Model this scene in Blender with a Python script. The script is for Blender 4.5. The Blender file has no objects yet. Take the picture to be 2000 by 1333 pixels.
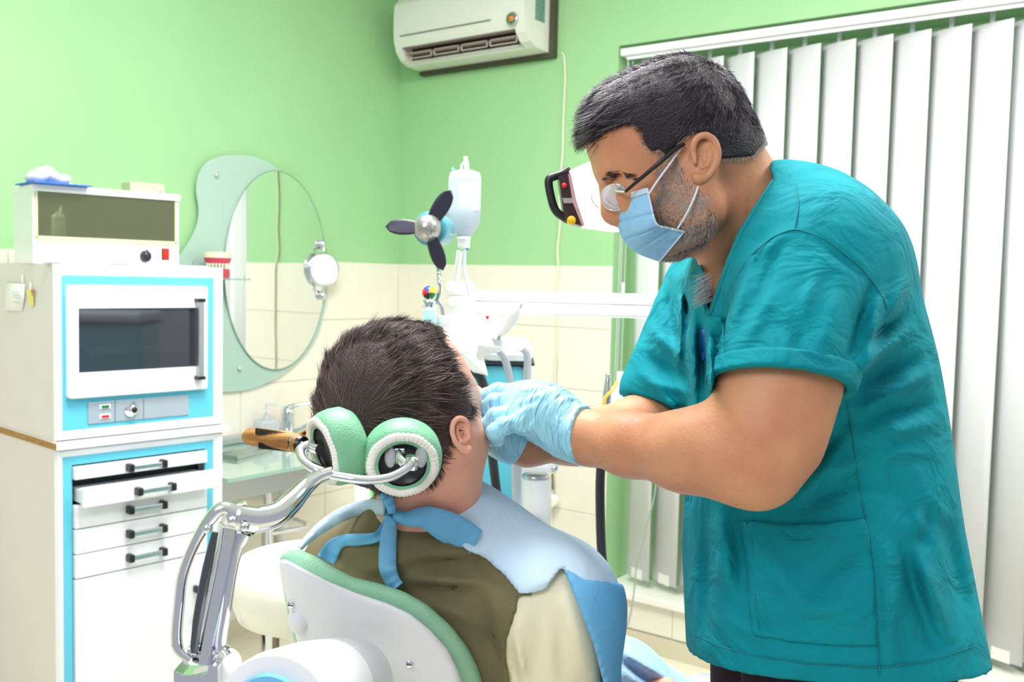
import bpy, bmesh, math, random
import numpy as np
from mathutils import Vector, Matrix
random.seed(7); rng = np.random.default_rng(7)
scene = bpy.context.scene
# ------------------------------------------------------------ camera
F = 1890.0
CAM = Vector((2.98, -3.175, 1.38)); TH = math.radians(36.4)
RM = (Matrix.Rotation(TH, 3, 'Z') @ Matrix.Rotation(math.radians(90 - 3.6), 3, 'X') @ Matrix.Rotation(math.radians(1.25), 3, 'Z'))
cd = bpy.data.cameras.new('camera'); cam = bpy.data.objects.new('camera', cd); scene.collection.objects.link(cam)
cd.sensor_width = 36; cd.lens = F * 36 / 2000; cd.clip_start = 0.02
cam.matrix_world = Matrix.Translation(CAM) @ RM.to_4x4()
cd.dof.use_dof = True; cd.dof.focus_distance = 1.15; cd.dof.aperture_fstop = 9.0
scene.camera = cam
# ------------------------------------------------------------ world, lights, exposure
w = bpy.data.worlds.new('world'); scene.world = w; w.use_nodes = True
w.node_tree.nodes['Background'].inputs[0].default_value = (0.90, 0.95, 1.0, 1)
w.node_tree.nodes['Background'].inputs[1].default_value = .55
vs = scene.view_settings
vs.view_transform = 'Standard'; vs.look = 'None'; vs.gamma = 1.0; vs.exposure = -0.17; vs.use_curve_mapping = False
scene.cycles.max_bounces = 8; scene.cycles.transparent_max_bounces = 12
scene.cycles.sample_clamp_indirect = 4
def area(name, loc, target, size, power, col=(1, 1, 1), sy=None):
    l = bpy.data.lights.new(name, 'AREA'); l.size = size; l.energy = power; l.color = col
    if sy: l.shape = 'RECTANGLE'; l.size_y = sy
    o = bpy.data.objects.new(name, l); scene.collection.objects.link(o); o.location = loc
    o.rotation_euler = (Vector(target) - Vector(loc)).to_track_quat('-Z', 'Y').to_euler()
    return o
area('ceiling_light_key', (1.75, -1.9, 2.8), (1.75, -1.9, 0), 0.9, 85, (1, .99, .96))
area('ceiling_light_right', (3.4, -1.0, 2.8), (3.2, -1.2, 0), 0.8, 52, (1, .98, .95))
area('fill_light_rear', (2.6, -4.2, 2.75), (2.0, -2.0, 0.9), 1.0, 42, (.96, .98, 1))  # unseen soft fill added behind the camera

# ------------------------------------------------------------ pixel rays
def ray(px, py):
    return RM @ Vector(((px - 1000) / F, (666.5 - py) / F, -1.0))
def P(px, py, d): return CAM + ray(px, py) * d
def onB(px, py, off=0.0):            # plane y = -off (back wall)
    r = ray(px, py); return CAM + r * ((-off - CAM.y) / r.y)
def onA(px, py, off=0.0):            # plane x = off (left wall)
    r = ray(px, py); return CAM + r * ((off - CAM.x) / r.x)
def onY(px, py, y):
    r = ray(px, py); return CAM + r * ((y - CAM.y) / r.y)
def onZ(px, py, z):
    r = ray(px, py); return CAM + r * ((z - CAM.z) / r.z)
UP = Vector((0, 0, 1)); RT = Vector((math.cos(TH), math.sin(TH), 0)); FW = Vector((-math.sin(TH), math.cos(TH), 0))
VIEWYAW = Matrix.Rotation(TH, 4, 'Z')
# ------------------------------------------------------------ materials
def lin(c):
    c = c / 255.0
    return c / 12.92 if c <= 0.04045 else ((c + 0.055) / 1.055) ** 2.4
def L3(rgb): return (lin(rgb[0]), lin(rgb[1]), lin(rgb[2]), 1)
def mat(name, rgb, rough=.5, metal=0.0, bump=0.0, bs=60, var=0.0, vs_=8, trans=0.0, ior=1.45, sss=0.0, emit=0.0, coat=0.0,
        alpha=1.0, stretch=(1, 1, 1), rgb2=None, spec=None, sheen=0.0, detail=3):
    m = bpy.data.materials.new(name); m.use_nodes = True
    nt = m.node_tree; b = nt.nodes['Principled BSDF']
    b.inputs['Base Color'].default_value = L3(rgb); b.inputs['Roughness'].default_value = rough
    b.inputs['Metallic'].default_value = metal; b.inputs['IOR'].default_value = ior
    b.inputs['Transmission Weight'].default_value = trans; b.inputs['Alpha'].default_value = alpha
    b.inputs['Coat Weight'].default_value = coat
    if spec is not None: b.inputs['Specular IOR Level'].default_value = spec
    if sss: b.inputs['Subsurface Weight'].default_value = sss; b.inputs['Subsurface Radius'].default_value = (.012, .005, .003); b.inputs['Subsurface Scale'].default_value = 1.0
    if sheen: b.inputs['Sheen Weight'].default_value = sheen
    if emit: b.inputs['Emission Color'].default_value = L3(rgb); b.inputs['Emission Strength'].default_value = emit
    tc = nt.nodes.new('ShaderNodeTexCoord'); mp = nt.nodes.new('ShaderNodeMapping')
    nt.links.new(tc.outputs['Object'], mp.inputs[0]); mp.inputs['Scale'].default_value = stretch
    if var or rgb2:
        n = nt.nodes.new('ShaderNodeTexNoise'); n.inputs['Scale'].default_value = vs_; n.inputs['Detail'].default_value = 4
        nt.links.new(mp.outputs[0], n.inputs['Vector'])
        cr = nt.nodes.new('ShaderNodeValToRGB'); cr.color_ramp.elements[0].position = .35; cr.color_ramp.elements[1].position = .68
        c = L3(rgb); c2 = L3(rgb2) if rgb2 else tuple(min(1, v * (1 - var)) for v in c[:3]) + (1,)
        cr.color_ramp.elements[0].color = c; cr.color_ramp.elements[1].color = c2
        nt.links.new(n.outputs[0], cr.inputs[0]); nt.links.new(cr.outputs[0], b.inputs['Base Color'])
    if bump:
        n = nt.nodes.new('ShaderNodeTexNoise'); n.inputs['Scale'].default_value = bs; n.inputs['Detail'].default_value = detail
        nt.links.new(mp.outputs[0], n.inputs['Vector'])
        bp = nt.nodes.new('ShaderNodeBump'); bp.inputs['Strength'].default_value = bump; bp.inputs['Distance'].default_value = .002
        nt.links.new(n.outputs[0], bp.inputs['Height']); nt.links.new(bp.outputs[0], b.inputs['Normal'])
    return m
GREEN = mat('green_wall_paint', (162, 208, 154), .55, bump=.15, bs=90, var=.04, vs_=3)
GREEN_D = mat('green_reveal_shade', (128, 184, 112), .6)  # wall green darkened to stand for shade in the recess; not applied
GROUT = mat('tile_grout', (246, 241, 226), .8)
TILE = mat('cream_wall_tile', (238, 233, 219), .25, var=.03, vs_=12, coat=.2)
FLOORM = mat('cream_floor_tile', (228, 222, 204), .28, var=.05, vs_=6)
CEILM = mat('ceiling_white', (240, 242, 240), .7)
SKIRT = mat('skirting_tile', (214, 206, 180), .4)
WHITE = mat('white_lacquer', (244, 245, 247), .3)
WHITEM = mat('white_plastic', (240, 241, 244), .38)
WARMW = mat('warm_white_plastic', (238, 236, 228), .4)
CREAMP = mat('cream_plastic', (248, 247, 232), .3, coat=.3)
AQUA = mat('aqua_panel', (96, 192, 218), .4)
AQUAD = mat('aqua_enamel', (96, 196, 218), .3, coat=.3)
BLACK = mat('black_plastic', (28, 26, 32), .35)
DARK = mat('dark_gap', (22, 22, 28), .6)
RUBBER = mat('black_rubber', (30, 29, 38), .42)
CHROME = mat('chrome', (232, 234, 242), .07, 1.0)
STEEL = mat('brushed_steel', (196, 200, 204), .28, 1.0)
ALU = mat('satin_aluminium', (178, 180, 184), .35, .8)
GREYP = mat('grey_panel', (176, 186, 200), .3, .3)
GLASSD = mat('dark_oven_glass', (96, 98, 108), .04, .7, alpha=.7)
SATING = mat('satin_green_glass', (188, 216, 204), .3, 0, trans=0.0, alpha=.8, coat=.3)
CLEARG = mat('green_glass', (190, 226, 214), .06, trans=.6, ior=1.3, alpha=.75)
EDGEG = mat('glass_edge_green', (70, 140, 110), .1)
MIRROR = mat('mirror_silver', (244, 246, 244), .02, 1.0)
OLIVEG = mat('olive_tinted_glass', (160, 166, 128), .02, .85, alpha=.8)
CLEARP = mat('clear_plastic', (236, 240, 250), .12, trans=.55, ior=1.2, alpha=.75)
WATER = mat('saline_fluid', (205, 225, 240), .05, trans=.8, ior=1.33)
PAPER = mat('white_paper', (250, 250, 250), .8)
CREAMPAD = mat('mint_vinyl', (160, 214, 182), .38, bump=.5, bs=420, var=.05)
MINT = mat('mint_cushion_vinyl', (120, 182, 146), .42, bump=.4, bs=420)
ELAST = mat('white_elastic_cover', (232, 230, 224), .8, bump=.5, bs=200)
RED = mat('red_plastic', (226, 36, 24), .35)
YELLOW = mat('yellow_plastic', (246, 186, 20), .35)
BLUE = mat('blue_plastic', (40, 70, 200), .35)
GREENP = mat('green_plastic', (0, 120, 70), .4)
ORANGE = mat('orange_plastic', (240, 160, 30), .4)
WOOD = mat('worn_wood', (182, 130, 62), .5, rgb2=(120, 74, 30), vs_=30, stretch=(1, 1, 6), bump=.4, bs=80)
CHIP = mat('chipboard_edge', (186, 146, 84), .8, rgb2=(150, 108, 56), vs_=120)
CORD = mat('cream_cord', (222, 220, 196), .5)
GREYT = mat('grey_tube', (196, 200, 212), .35)
LAMPG = mat('lamp_lit_housing', (255, 244, 232), .4, emit=2.4)
BROWNH = mat('dark_brown_plastic', (58, 40, 44), .3)
# ------------------------------------------------------------ mesh builder
class MB:
    def __init__(s): s.v = []; s.f = []; s.sm = []
    def add(s, vs, fs, smooth=False):
        o = len(s.v); s.v += [tuple(v) for v in vs]; s.f += [tuple(i + o for i in f) for f in fs]; s.sm += [smooth] * len(fs); return s
    def bm(s, b, M=None, smooth=False):
        b.verts.index_update()
        vs = [(M @ v.co) if M else v.co.copy() for v in b.verts]; fs = [[v.index for v in f.verts] for f in b.faces]
        b.free(); return s.add(vs, fs, smooth)
    def box(s, lo, hi, bev=0.0, M=None, seg=2):
        b = bmesh.new(); bmesh.ops.create_cube(b, size=1)
        lo, hi = Vector(lo), Vector(hi); c = (lo + hi) / 2; sz = hi - lo
        for v in b.verts: v.co = Vector((c.x + v.co.x * sz.x, c.y + v.co.y * sz.y, c.z + v.co.z * sz.z))
        if bev > 0:
            bev = min(bev, min(abs(sz.x), abs(sz.y), abs(sz.z)) * .49)
            bmesh.ops.bevel(b, geom=b.edges[:], offset=bev, segments=seg, profile=.5, affect='EDGES')
        return s.bm(b, M, False)
    def tube(s, pts, r, n=12, smooth_=True, caps=True, sub=0, flat=None):
        pts = [Vector(p) for p in pts]; rs = list(r) if hasattr(r, '__len__') else [r] * len(pts)
        if sub: pts, rs = crom(pts, rs, sub)
        N = len(pts); t = []
        for i in range(N):
            a = pts[max(i - 1, 0)]; b = pts[min(i + 1, N - 1)]; d = (b - a); t.append(d.normalized() if d.length > 1e-9 else UP.copy())
        ref = flat.normalized() if flat is not None else (UP if abs(t[0].dot(UP)) < .9 else Vector((1, 0, 0)))
        vs = []; fs = []
        nx = (ref - t[0] * ref.dot(t[0])).normalized()
        for i in range(N):
            nx = (nx - t[i] * nx.dot(t[i])).normalized(); ny = t[i].cross(nx)
            ri = rs[i]; rx, ry = (ri if hasattr(ri, '__len__') else (ri, ri))
            for k in range(n):
                a = 2 * math.pi * k / n; vs.append(pts[i] + nx * (math.cos(a) * rx) + ny * (math.sin(a) * ry))
        for i in range(N - 1):
            for k in range(n):
                k2 = (k + 1) % n; fs.append((i * n + k, i * n + k2, (i + 1) * n + k2, (i + 1) * n + k))
        s.add(vs, fs, smooth_)
        if caps: s.add(vs[:n], [tuple(range(n - 1, -1, -1))]); s.add(vs[-n:], [tuple(range(n))])
        return s
    def cyl(s, a, b, r0, r1=None, n=24): return s.tube([a, b], [r0, r0 if r1 is None else r1], n)
    def lathe(s, prof, c, axis=UP, n=32, ref=None, ea=1.0):
        axis = Vector(axis).normalized(); c = Vector(c)
        ref = ref or (Vector((1, 0, 0)) if abs(axis.x) < .9 else UP)
        nx = (ref - axis * ref.dot(axis)).normalized(); ny = axis.cross(nx); vs = []; fs = []
        for (r, h) in prof:
            for k in range(n):
                a = 2 * math.pi * k / n; vs.append(c + axis * h + nx * math.cos(a) * r + ny * math.sin(a) * r * ea)
        for i in range(len(prof) - 1):
            for k in range(n):
                k2 = (k + 1) % n; fs.append((i * n + k, i * n + k2, (i + 1) * n + k2, (i + 1) * n + k))
        return s.add(vs, fs, True)
    def ball(s, c, r, M3=None, n=24, k=12):
        c = Vector(c); r = r if hasattr(r, '__len__') else (r, r, r); vs = []; fs = []
        for i in range(k + 1):
            th = math.pi * i / k
            for j in range(n):
                a = 2 * math.pi * j / n; q = Vector((math.sin(th) * math.cos(a) * r[0], math.sin(th) * math.sin(a) * r[1], math.cos(th) * r[2]))
                vs.append(c + (M3 @ q if M3 else q))
        for i in range(k):
            for j in range(n):
                j2 = (j + 1) % n; fs.append((i * n + j, (i + 1) * n + j, (i + 1) * n + j2, i * n + j2))
        return s.add(vs, fs, True)
    def prism(s, pts, ext, smooth_=False):
        pts = [Vector(p) for p in pts]; n = len(pts); ext = Vector(ext)
        vs = pts + [p + ext for p in pts]
        s.add(vs, [tuple(range(n)), tuple(range(2 * n - 1, n - 1, -1))])
        return s.add(vs, [(i, i + n, (i + 1) % n + n, (i + 1) % n) for i in range(n)], smooth_)
    def grid(s, G, smooth_=True, thick=None):
        R = len(G); K = len(G[0]); vs = [Vector(p) for row in G for p in row]
        fs = [(i * K + j, i * K + j + 1, (i + 1) * K + j + 1, (i + 1) * K + j) for i in range(R - 1) for j in range(K - 1)]
        if thick is None: return s.add(vs, fs, smooth_)
        t = Vector(thick); m = len(vs); vs2 = vs + [v + t for v in vs]
        fs2 = fs + [tuple(x + m for x in reversed(f)) for f in fs]
        bd = [j for j in range(K)] + [i * K + K - 1 for i in range(1, R)] + [(R - 1) * K + j for j in range(K - 2, -1, -1)] + [i * K for i in range(R - 2, 0, -1)]
        for a in range(len(bd)):
            p, q = bd[a], bd[(a + 1) % len(bd)]; fs2.append((q, p, p + m, q + m))
        return s.add(vs2, fs2, smooth_)
    def build(s, name, m, parent=None, origin=None):
        me = bpy.data.meshes.new(name)
        V = np.array(s.v, dtype=float)
        if parent is not None: o_ = np.array(parent['_o'])
        elif origin is not None: o_ = np.array(tuple(origin))
        else: o_ = np.array([(V[:, 0].min() + V[:, 0].max()) / 2, (V[:, 1].min() + V[:, 1].max()) / 2, V[:, 2].min()])
        me.from_pydata((V - o_).tolist(), [], s.f); me.polygons.foreach_set('use_smooth', s.sm)
        me.materials.append(m)
        ob = bpy.data.objects.new(name, me); scene.collection.objects.link(ob)
        fixn(me)
        ob['_o'] = [float(x) for x in o_]
        if parent is not None: ob.parent = parent
        else: ob.location = Vector(o_)
        return ob
def fixn(me):
    if len(me.polygons) > 60000: return
    b = bmesh.new(); b.from_mesh(me); bmesh.ops.recalc_face_normals(b, faces=b.faces[:]); b.to_mesh(me); b.free()
def crom(p, r, sub):
    P_ = [p[0] * 2 - p[1]] + p + [p[-1] * 2 - p[-2]]; R_ = [r[0]] + r + [r[-1]]; o = []; q = []
    for i in range(1, len(P_) - 2):
        for k in range(sub):
            t = k / sub; a, b, c, d = P_[i - 1], P_[i], P_[i + 1], P_[i + 2]
            o.append(.5 * ((2 * b) + (c - a) * t + (2 * a - 5 * b + 4 * c - d) * t * t + (3 * b - a - 3 * c + d) * t ** 3))
            if hasattr(R_[i], '__len__'): q.append(tuple(R_[i][e] * (1 - t) + R_[i + 1][e] * t for e in (0, 1)))
            else: q.append(R_[i] * (1 - t) + R_[i + 1] * t)
    o.append(p[-1]); q.append(r[-1]); return o, q
def tag(o, label=None, cat=None, group=None, kind=None):
    if label: o['label'] = label
    if cat: o['category'] = cat
    if group: o['group'] = group
    if kind: o['kind'] = kind
    return o
def thing(name, loc, label, cat, group=None):
    o = bpy.data.objects.new(name, None); scene.collection.objects.link(o); o.location = loc
    o.empty_display_size = .05; o['_o'] = [float(x) for x in loc]
    return tag(o, label, cat, group)
def pl(px_list, fn, **k): return [fn(x, y, **k) for x, y in px_list]
def yawM(c, yaw): return Matrix.Translation(Vector(c)) @ Matrix.Rotation(yaw, 4, 'Z')
def text(name, s, size, M, m, parent, ext=.0006, align='CENTER'):
    cu = bpy.data.curves.new(name, 'FONT'); cu.body = s; cu.size = size; cu.extrude = ext; cu.align_x = align; cu.align_y = 'CENTER'
    to = bpy.data.objects.new(name, cu); scene.collection.objects.link(to); dg = bpy.context.evaluated_depsgraph_get()
    me = bpy.data.meshes.new_from_object(to.evaluated_get(dg)); bpy.data.objects.remove(to)
    mb = MB(); mb.add([M @ v.co for v in me.vertices], [tuple(p.vertices) for p in me.polygons]); return mb.build(name, m, parent)
# ============================================================ SETTING
def S(o): o['kind'] = 'structure'; return o
XR = onB(1190, 760).x; XE = 4.9; NT = onB(1207, 90).z; ZS = onB(1184, 1142).z; ND = .17; TT = 1.44
HC = 2.95
S(MB().box((-.1, -5.2, -.1), (5.6, .4, 0)).build('floor', FLOORM))
S(MB().box((-.1, -5.2, HC), (5.6, .4, HC + .1)).build('ceiling', CEILM))
wl = S(MB().box((-.1, -5.2, 0), (0, 0, HC)).build('wall_left', GREEN))
m = MB(); m.box((-.1, 0, 0), (XR, .4, HC)); m.box((XR, 0, NT), (XE + .7, .4, HC)); m.box((XR, 0, 0), (XE + .7, .4, ZS - .03)); m.box((XR, ND, ZS - .03), (XE + .7, .4, NT))
wb = S(m.build('wall_back', GREEN))
sill = S(MB().box((XR + .002, -.035, ZS - .028), (XE, ND, ZS), .004).build('trim_1', mat('sill_stone', (240, 238, 232), .3)))
TW, THt = .43, .24
m = MB(); m.box((0, -5.2, 0), (.003, 0, TT)); gl = S(m.build('tile_bed', GROUT, wl))
m = MB(); m.box((0, -.003, 0), (XR, 0, TT)); m.box((XR, -.003, 0), (XE, 0, ZS - .03)); m.build('tile_bed', GROUT, wb)
tm = {}
def tile(parent, lo, hi):
    key = tuple(round(b - a, 4) for a, b in zip(lo, hi))
    if key not in tm:
        b = MB(); b.box((0, 0, 0), key, .0022, seg=1)
        me = bpy.data.meshes.new('tile'); me.from_pydata(b.v, [], b.f); me.materials.append(TILE); tm[key] = me
    o = bpy.data.objects.new('tile', tm[key]); scene.collection.objects.link(o); o.parent = parent
    po = Vector(parent['_o']); o.location = Vector(lo) - po
G = .0007
rows = [(TT - THt * (k + 1), TT - THt * k) for k in range(6)]
y = 0.0
for i in range(9):
    for z0, z1 in rows: tile(wl, (.003, y - TW + G, max(z0, 0) + G), (.009, y - G, z1 - G))
    y -= TW
x = .009
while x < XR:
    x2 = min(x + TW, XR)
    for z0, z1 in rows: tile(wb, (x + G, -.009, max(z0, 0) + G), (x2 - G, -.003, z1 - G))
    x += TW
x = XR
while x < XE:
    tile(wb, (x + G, -.009, .075), (min(x + .3, XE) - G, -.003, ZS - .032)); x += .3
S(MB().box((XR - .3, -.013, 0), (XE, -.009, .07)).build('baseboard_back', SKIRT))
S(MB().box((.009, -5, 0), (.013, -.02, .07)).build('baseboard_left', SKIRT))
# ------------------------------------------------------------ vertical blinds
vb = thing('vertical_blind', ((XR + XE) / 2, .05, ZS), 'white vertical slat window blind hanging in the green recess behind the dentist', 'blind')
ra = onB(1214, 96, 0).z
z1 = onB(1214, 96).z; z0 = onB(1214, 111).z
m = MB(); m.box((onB(1214, 100).x, -.012, z0), (XE, .03, z1), .006); m.box((onB(1214, 100).x + .02, .004, z0 - .012), (XE, .014, z0 - .001))
m.build('head_rail', WHITEM, vb)
yc = .055
xr_ = [onY(px, 250, yc).x for px in (1356, 1416, 1473, 1535, 1599, 1667, 1740, 1813, 1893, 1973)]
pit = (xr_[-1] - xr_[0]) / 9
SLAT = mat('blind_fabric', (224, 225, 228), .85, bump=.2, bs=300, stretch=(1, 1, .3))
x0 = onY(1235, 700, yc).x; zt = z0 - .035; zb = ZS + .035
sw = .134; sa = math.radians(-20)
xs = []; xx = xr_[0] - .5 * sw * math.cos(sa)
while xx - pit > x0 - .01: xx -= pit
sl = None; cl = None
while xx < XE - .05:
    M = yawM((xx, yc, 0), sa + random.uniform(-.03, .03))
    if True:
        m = MB(); n = 5
        G_ = [[M @ Vector(((j / n - .5) * sw, -.004 * math.sin(math.pi * j / n), zz)) for j in range(n + 1)] for zz in (zt, zb)]
        m.grid(G_, True, thick=M.to_3x3() @ Vector((0, .0012, 0)))
        s_ = m.build('slat', SLAT, vb)
        m = MB(); m.box((-.03, -.004, zb - .004), (.03, .004, zb + .035), .001, M=M); m.build('slat_weight', WARMW, vb)
        m = MB(); m.box((-.007, -.003, zt - .004), (.007, .003, z0 + .001), .0, M=M); m.build('slat_clip', CLEARP, vb)
    xx += pit
def chain(pxs, y_, name='pull_chain', parent=vb, r=.0019):
    m = MB(); a = onY(pxs[0][0], pxs[0][1], y_); b = onY(pxs[1][0], pxs[1][1], y_); n = int((a - b).length / .0085)
    for i in range(n): m.ball(a.lerp(b, (i + .5) / n), r, n=6, k=4)
    m.cyl(a, b, .0006, n=5); return m.build(name, WHITEM, parent)
chain([(1226, 118), (1199, 770)], .012); chain([(1236, 120), (1208, 860)], .012)
MB().tube([onY(1228, 118, .02), onY(1215, 480, .02), onY(1203, 780, .02)], .0018, 8).build('tilt_cord', GREYT, vb)
m = MB(); c_ = onY(1217, 563, .012); m.cyl(c_ + Vector((0, 0, .02)), c_ - Vector((0, 0, .02)), .006, n=10); m.build('chain_joiner', WHITEM, vb)
# ------------------------------------------------------------ air conditioner
acx0 = onB(776, 120, .17).x; acx1 = onB(1085, 60, .0).x - .01; acb = onB(1090, 100, .03).z
ac = thing('air_conditioner', ((acx0 + acx1) / 2, 0, acb), 'white wall air conditioner with an open louvred outlet and round display', 'air conditioner')
H = .275; D = .195
def prof(inner):
    front = [(-.03, 0), (-.11, .004), (-.15, .02), (-.178, .05), (-.192, .09), (-.195, .13), (-.195, .2), (-.19, .24), (-.165, .268), (-.12, H), (-.03, H)]
    if not inner: return front
    return [(-.03, 0), (-.11, .004), (-.118, .007), (-.10, .06), (-.13, .095), (-.180, .066), (-.1885, .082), (-.195, .13), (-.195, .2), (-.19, .24), (-.165, .268), (-.12, H), (-.03, H)]
m = MB()
for a, b, inn in ((acx0, acx0 + .03, False), (acx0 + .03, acx1 - .05, True), (acx1 - .05, acx1, False)):
    m.prism([(a, y_, acb + z_) for y_, z_ in prof(inn)], (b - a, 0, 0))
m.build('housing', mat('ac_plastic', (232, 230, 224), .35), ac)
MB().box((acx0 - .002, -.03, acb - .018), (acx1 + .022, -.001, acb + H + .01)).build('mounting_plate', mat('dark_mount_plate', (74, 72, 56), .6), ac)
LOUV = mat('louvre_brown', (150, 122, 120), .45)
m = MB(); m.box((acx0 + .03, -.112, acb + .012), (acx1 - .05, -.104, acb + .075)); m.build('outlet_cavity', DARK, ac)
a0, a1 = acx0 + .036, acx1 - .056
m = MB()
for z_, y_ in ((.062, -.158), (.040, -.146)):
    m.box((a0, y_ - .012, acb + z_), (a1, y_ + .012, acb + z_ + .0035), .001)
m.build('louvre', LOUV, ac)
m = MB(); n = 4; wv = (a1 - a0) / n
for i in range(n):
    xa, xb = a0 + i * wv + .006, a0 + (i + 1) * wv - .006
    yy = -.152
    for (q0, q1) in (((xa, .022), (xb, .026)), ((xa, .044), (xb, .048)), ((xa, .022), (xa + .004, .048)), ((xb - .004, .022), (xb, .048))):
        m.box((q0[0], yy - .003, acb + q0[1]), (q1[0], yy + .003, acb + q1[1]), .001)
m.build('vane_frame', mat('vane_light', (206, 184, 180), .45), ac)
MB().box((a0, -.1962, acb + .108), (acx1 - .16, -.194, acb + .111)).build('panel_seam', DARK, ac)
dc = onB(1000, 37, .197)
m = MB(); m.lathe([(.0, .003), (.018, .003), (.024, .006), (.026, .0)], dc, (0, -1, 0), 28); m.build('display_ring', STEEL, ac)
m = MB(); m.lathe([(.0, .0062), (.0175, .0062), (.0185, .002)], dc, (0, -1, 0), 28); m.build('display', mat('display_glass', (92, 112, 84), .2), ac)
text('display_digits', '28', .023, Matrix.Translation(dc + Vector((0, -.0072, 0))) @ Matrix.Rotation(math.pi / 2, 4, 'X'), mat('led_orange', (236, 120, 40), .4, emit=1.0), ac)
MB().box((acx1, -.125, acb + .105), (acx1 + .001, -.062, acb + .26)).build('rating_sticker', mat('sticker_teal', (120, 160, 148), .5, var=.3, vs_=60), ac)
cp = [(1097, 103), (1102, 112), (1104, 150), (1102, 200), (1100, 250), (1099, 300), (1095, 340), (1093, 380), (1094, 430), (1092, 460), (1089, 490), (1091, 530), (1090, 600), (1088, 680), (1084, 750), (1082, 900), (1078, 1000)]
MB().tube([onB(x, y, .014 if y > 516 else .006) for x, y in cp], .0045, 8, sub=4).build('power_cord', CORD)
tag(bpy.data.objects['power_cord'], 'cream drain cord running down the wall from the air conditioner', 'cord')
# ------------------------------------------------------------ wall mirror
gm = thing('wall_mirror', onA(520, 740, .01), 'tall oval wall mirror on a wavy frosted green glass backing', 'mirror')
out = [(470, 303), (440, 304), (412, 312), (395, 328), (386, 350), (384, 375), (388, 402), (388, 425), (382, 448), (370, 472), (352, 500), (330, 540), (315, 600), (330, 680), (370, 735), (420, 763), (460, 765), (500, 757), (545, 737), (590, 700), (620, 655), (635, 600), (636, 560), (628, 480), (610, 420), (585, 375), (555, 340), (520, 315), (495, 306)]
def spl(px, k=4):
    v = [Vector((a, b, 0)) for a, b in px]; n = len(v); o = []
    for i in range(n):
        a, b, c, d = v[i - 1], v[i], v[(i + 1) % n], v[(i + 2) % n]
        for j in range(k):
            t = j / k; q = .5 * ((2 * b) + (c - a) * t + (2 * a - 5 * b + 4 * c - d) * t * t + (3 * b - a - 3 * c + d) * t ** 3); o.append((q.x, q.y))
    return o
MB().prism(pl(spl(out), onA, off=.022), (-.006, 0, 0)).build('backing_glass', SATING, gm)
el = [(537.5 + 100 * math.cos(t) + 0 * math.sin(t), 528 + 195 * math.sin(t)) for t in np.linspace(0, 2 * math.pi, 72, endpoint=False)]
# true ellipse on the wall plane
eR = onA(637, 530, .028); eL = onA(438, 530, .028); eT = onA(535, 333, .028); eB = onA(530, 723, .028)
cy_, cz_ = (eR.y + eL.y) / 2, (eT.z + eB.z) / 2; ry_, rz_ = (eR.y - eL.y) / 2, (eT.z - eB.z) / 2
ring = [Vector((.028, cy_ + ry_ * math.cos(t), cz_ + rz_ * math.sin(t))) for t in np.linspace(0, 2 * math.pi, 96, endpoint=False)]
MB().prism(ring, (-.005, 0, 0)).build('mirror_plate', MIRROR, gm)
m = MB(); m.tube(ring + [ring[0]], .0018, 6, caps=False); m.build('mirror_edge', mat('mirror_bevel', (130, 165, 150), .2), gm)
for a in ((466, 720), (421, 342)):
    c = onA(a[0], a[1], .022); m = MB(); m.lathe([(0, .012), (.006, .012), (.008, .009), (.008, 0)], c, (1, 0, 0), 16); m.build('mounting_screw', CHROME, gm)
sc_ = onA(632, 527, .055)
sm_ = thing('shaving_mirror', sc_, 'small round chrome framed magnifying mirror hinged on the edge of the oval mirror', 'mirror')
rr = (onA(632, 494, .055) - onA(632, 560, .055)).length / 2
ax = Vector((1, -.28, 0)).normalized()
m = MB(); m.lathe([(rr * .86, .008), (rr * .9, .011), (rr, .006), (rr * 1.02, -.004), (rr * .96, -.012), (0, -.016)], sc_, ax, 48); m.build('mirror_rim', CHROME, sm_)
m = MB(); m.lathe([(0, .008), (rr * .88, .0085)], sc_, ax, 48); m.build('mirror_glass', mat('shaving_glass', (238, 238, 240), .12, .6), sm_)
for s_, py in ((1, 478), (-1, 578)):
    a = onA(630, py, .04); m = MB(); m.ball(a, (.014, .014, .02)); m.tube([a, sc_ + Vector((0, 0, s_ * (rr + .012))), sc_ + Vector((0, 0, s_ * rr))], [.007, .005, .004], 10); m.tube([a, Vector((.024, a.y, a.z))], .008, 12); m.build('hinge_arm', CHROME, sm_)
# glass shelf + denture model
shz = onA(455, 544, .09).z; ys0 = onA(476, 545, .09).y
MB().box((.012, ys0 - .62, shz - .006), (.13, ys0, shz), .002).build('glass_shelf', CLEARG)
tag(bpy.data.objects['glass_shelf'], 'green edged glass shelf in front of the oval mirror holding the denture model', 'shelf')
# ------------------------------------------------------------ washstand
zk = .75; YCAB = onA(438, 700, P(108, 700, 2.5).x).y
ws = thing('washstand', (.27, -1.0, 0), 'wall-hung glass counter washstand on chrome legs beside the drawer cabinet', 'washstand')
YCR = YCAB + .025; ya, yb = YCR, onZ(700, 905, zk).y
yb = min(-.25, max(yb, -.55))
pts = [(.012, ya, zk)] + [(.012, yb, zk)]
for t in np.linspace(math.pi / 2, -math.pi / 2, 2): pass
fr = .62
cv = [(.012, YCR), (.012, yb), (.30, yb)] + [(.30 + .24 * math.sin(t), yb - .24 + .24 * math.cos(t)) for t in np.linspace(.15, math.pi / 2, 8)] + [(.54, YCR)]
MB().prism([(a, b, zk - .012) for a, b in cv], (0, 0, .012)).build('glass_top', CLEARG, ws)
cv2 = [(.03, YCR + .01), (.03, yb - .05), (.29, yb - .04)] + [(.29 + .20 * math.sin(t), yb - .24 + .20 * math.cos(t)) for t in np.linspace(.15, math.pi / 2, 8)] + [(.49, YCR + .01)]
MB().prism([(a, b, zk - .085) for a, b in cv2], (0, 0, .072)).build('steel_basin', STEEL, ws)
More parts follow.
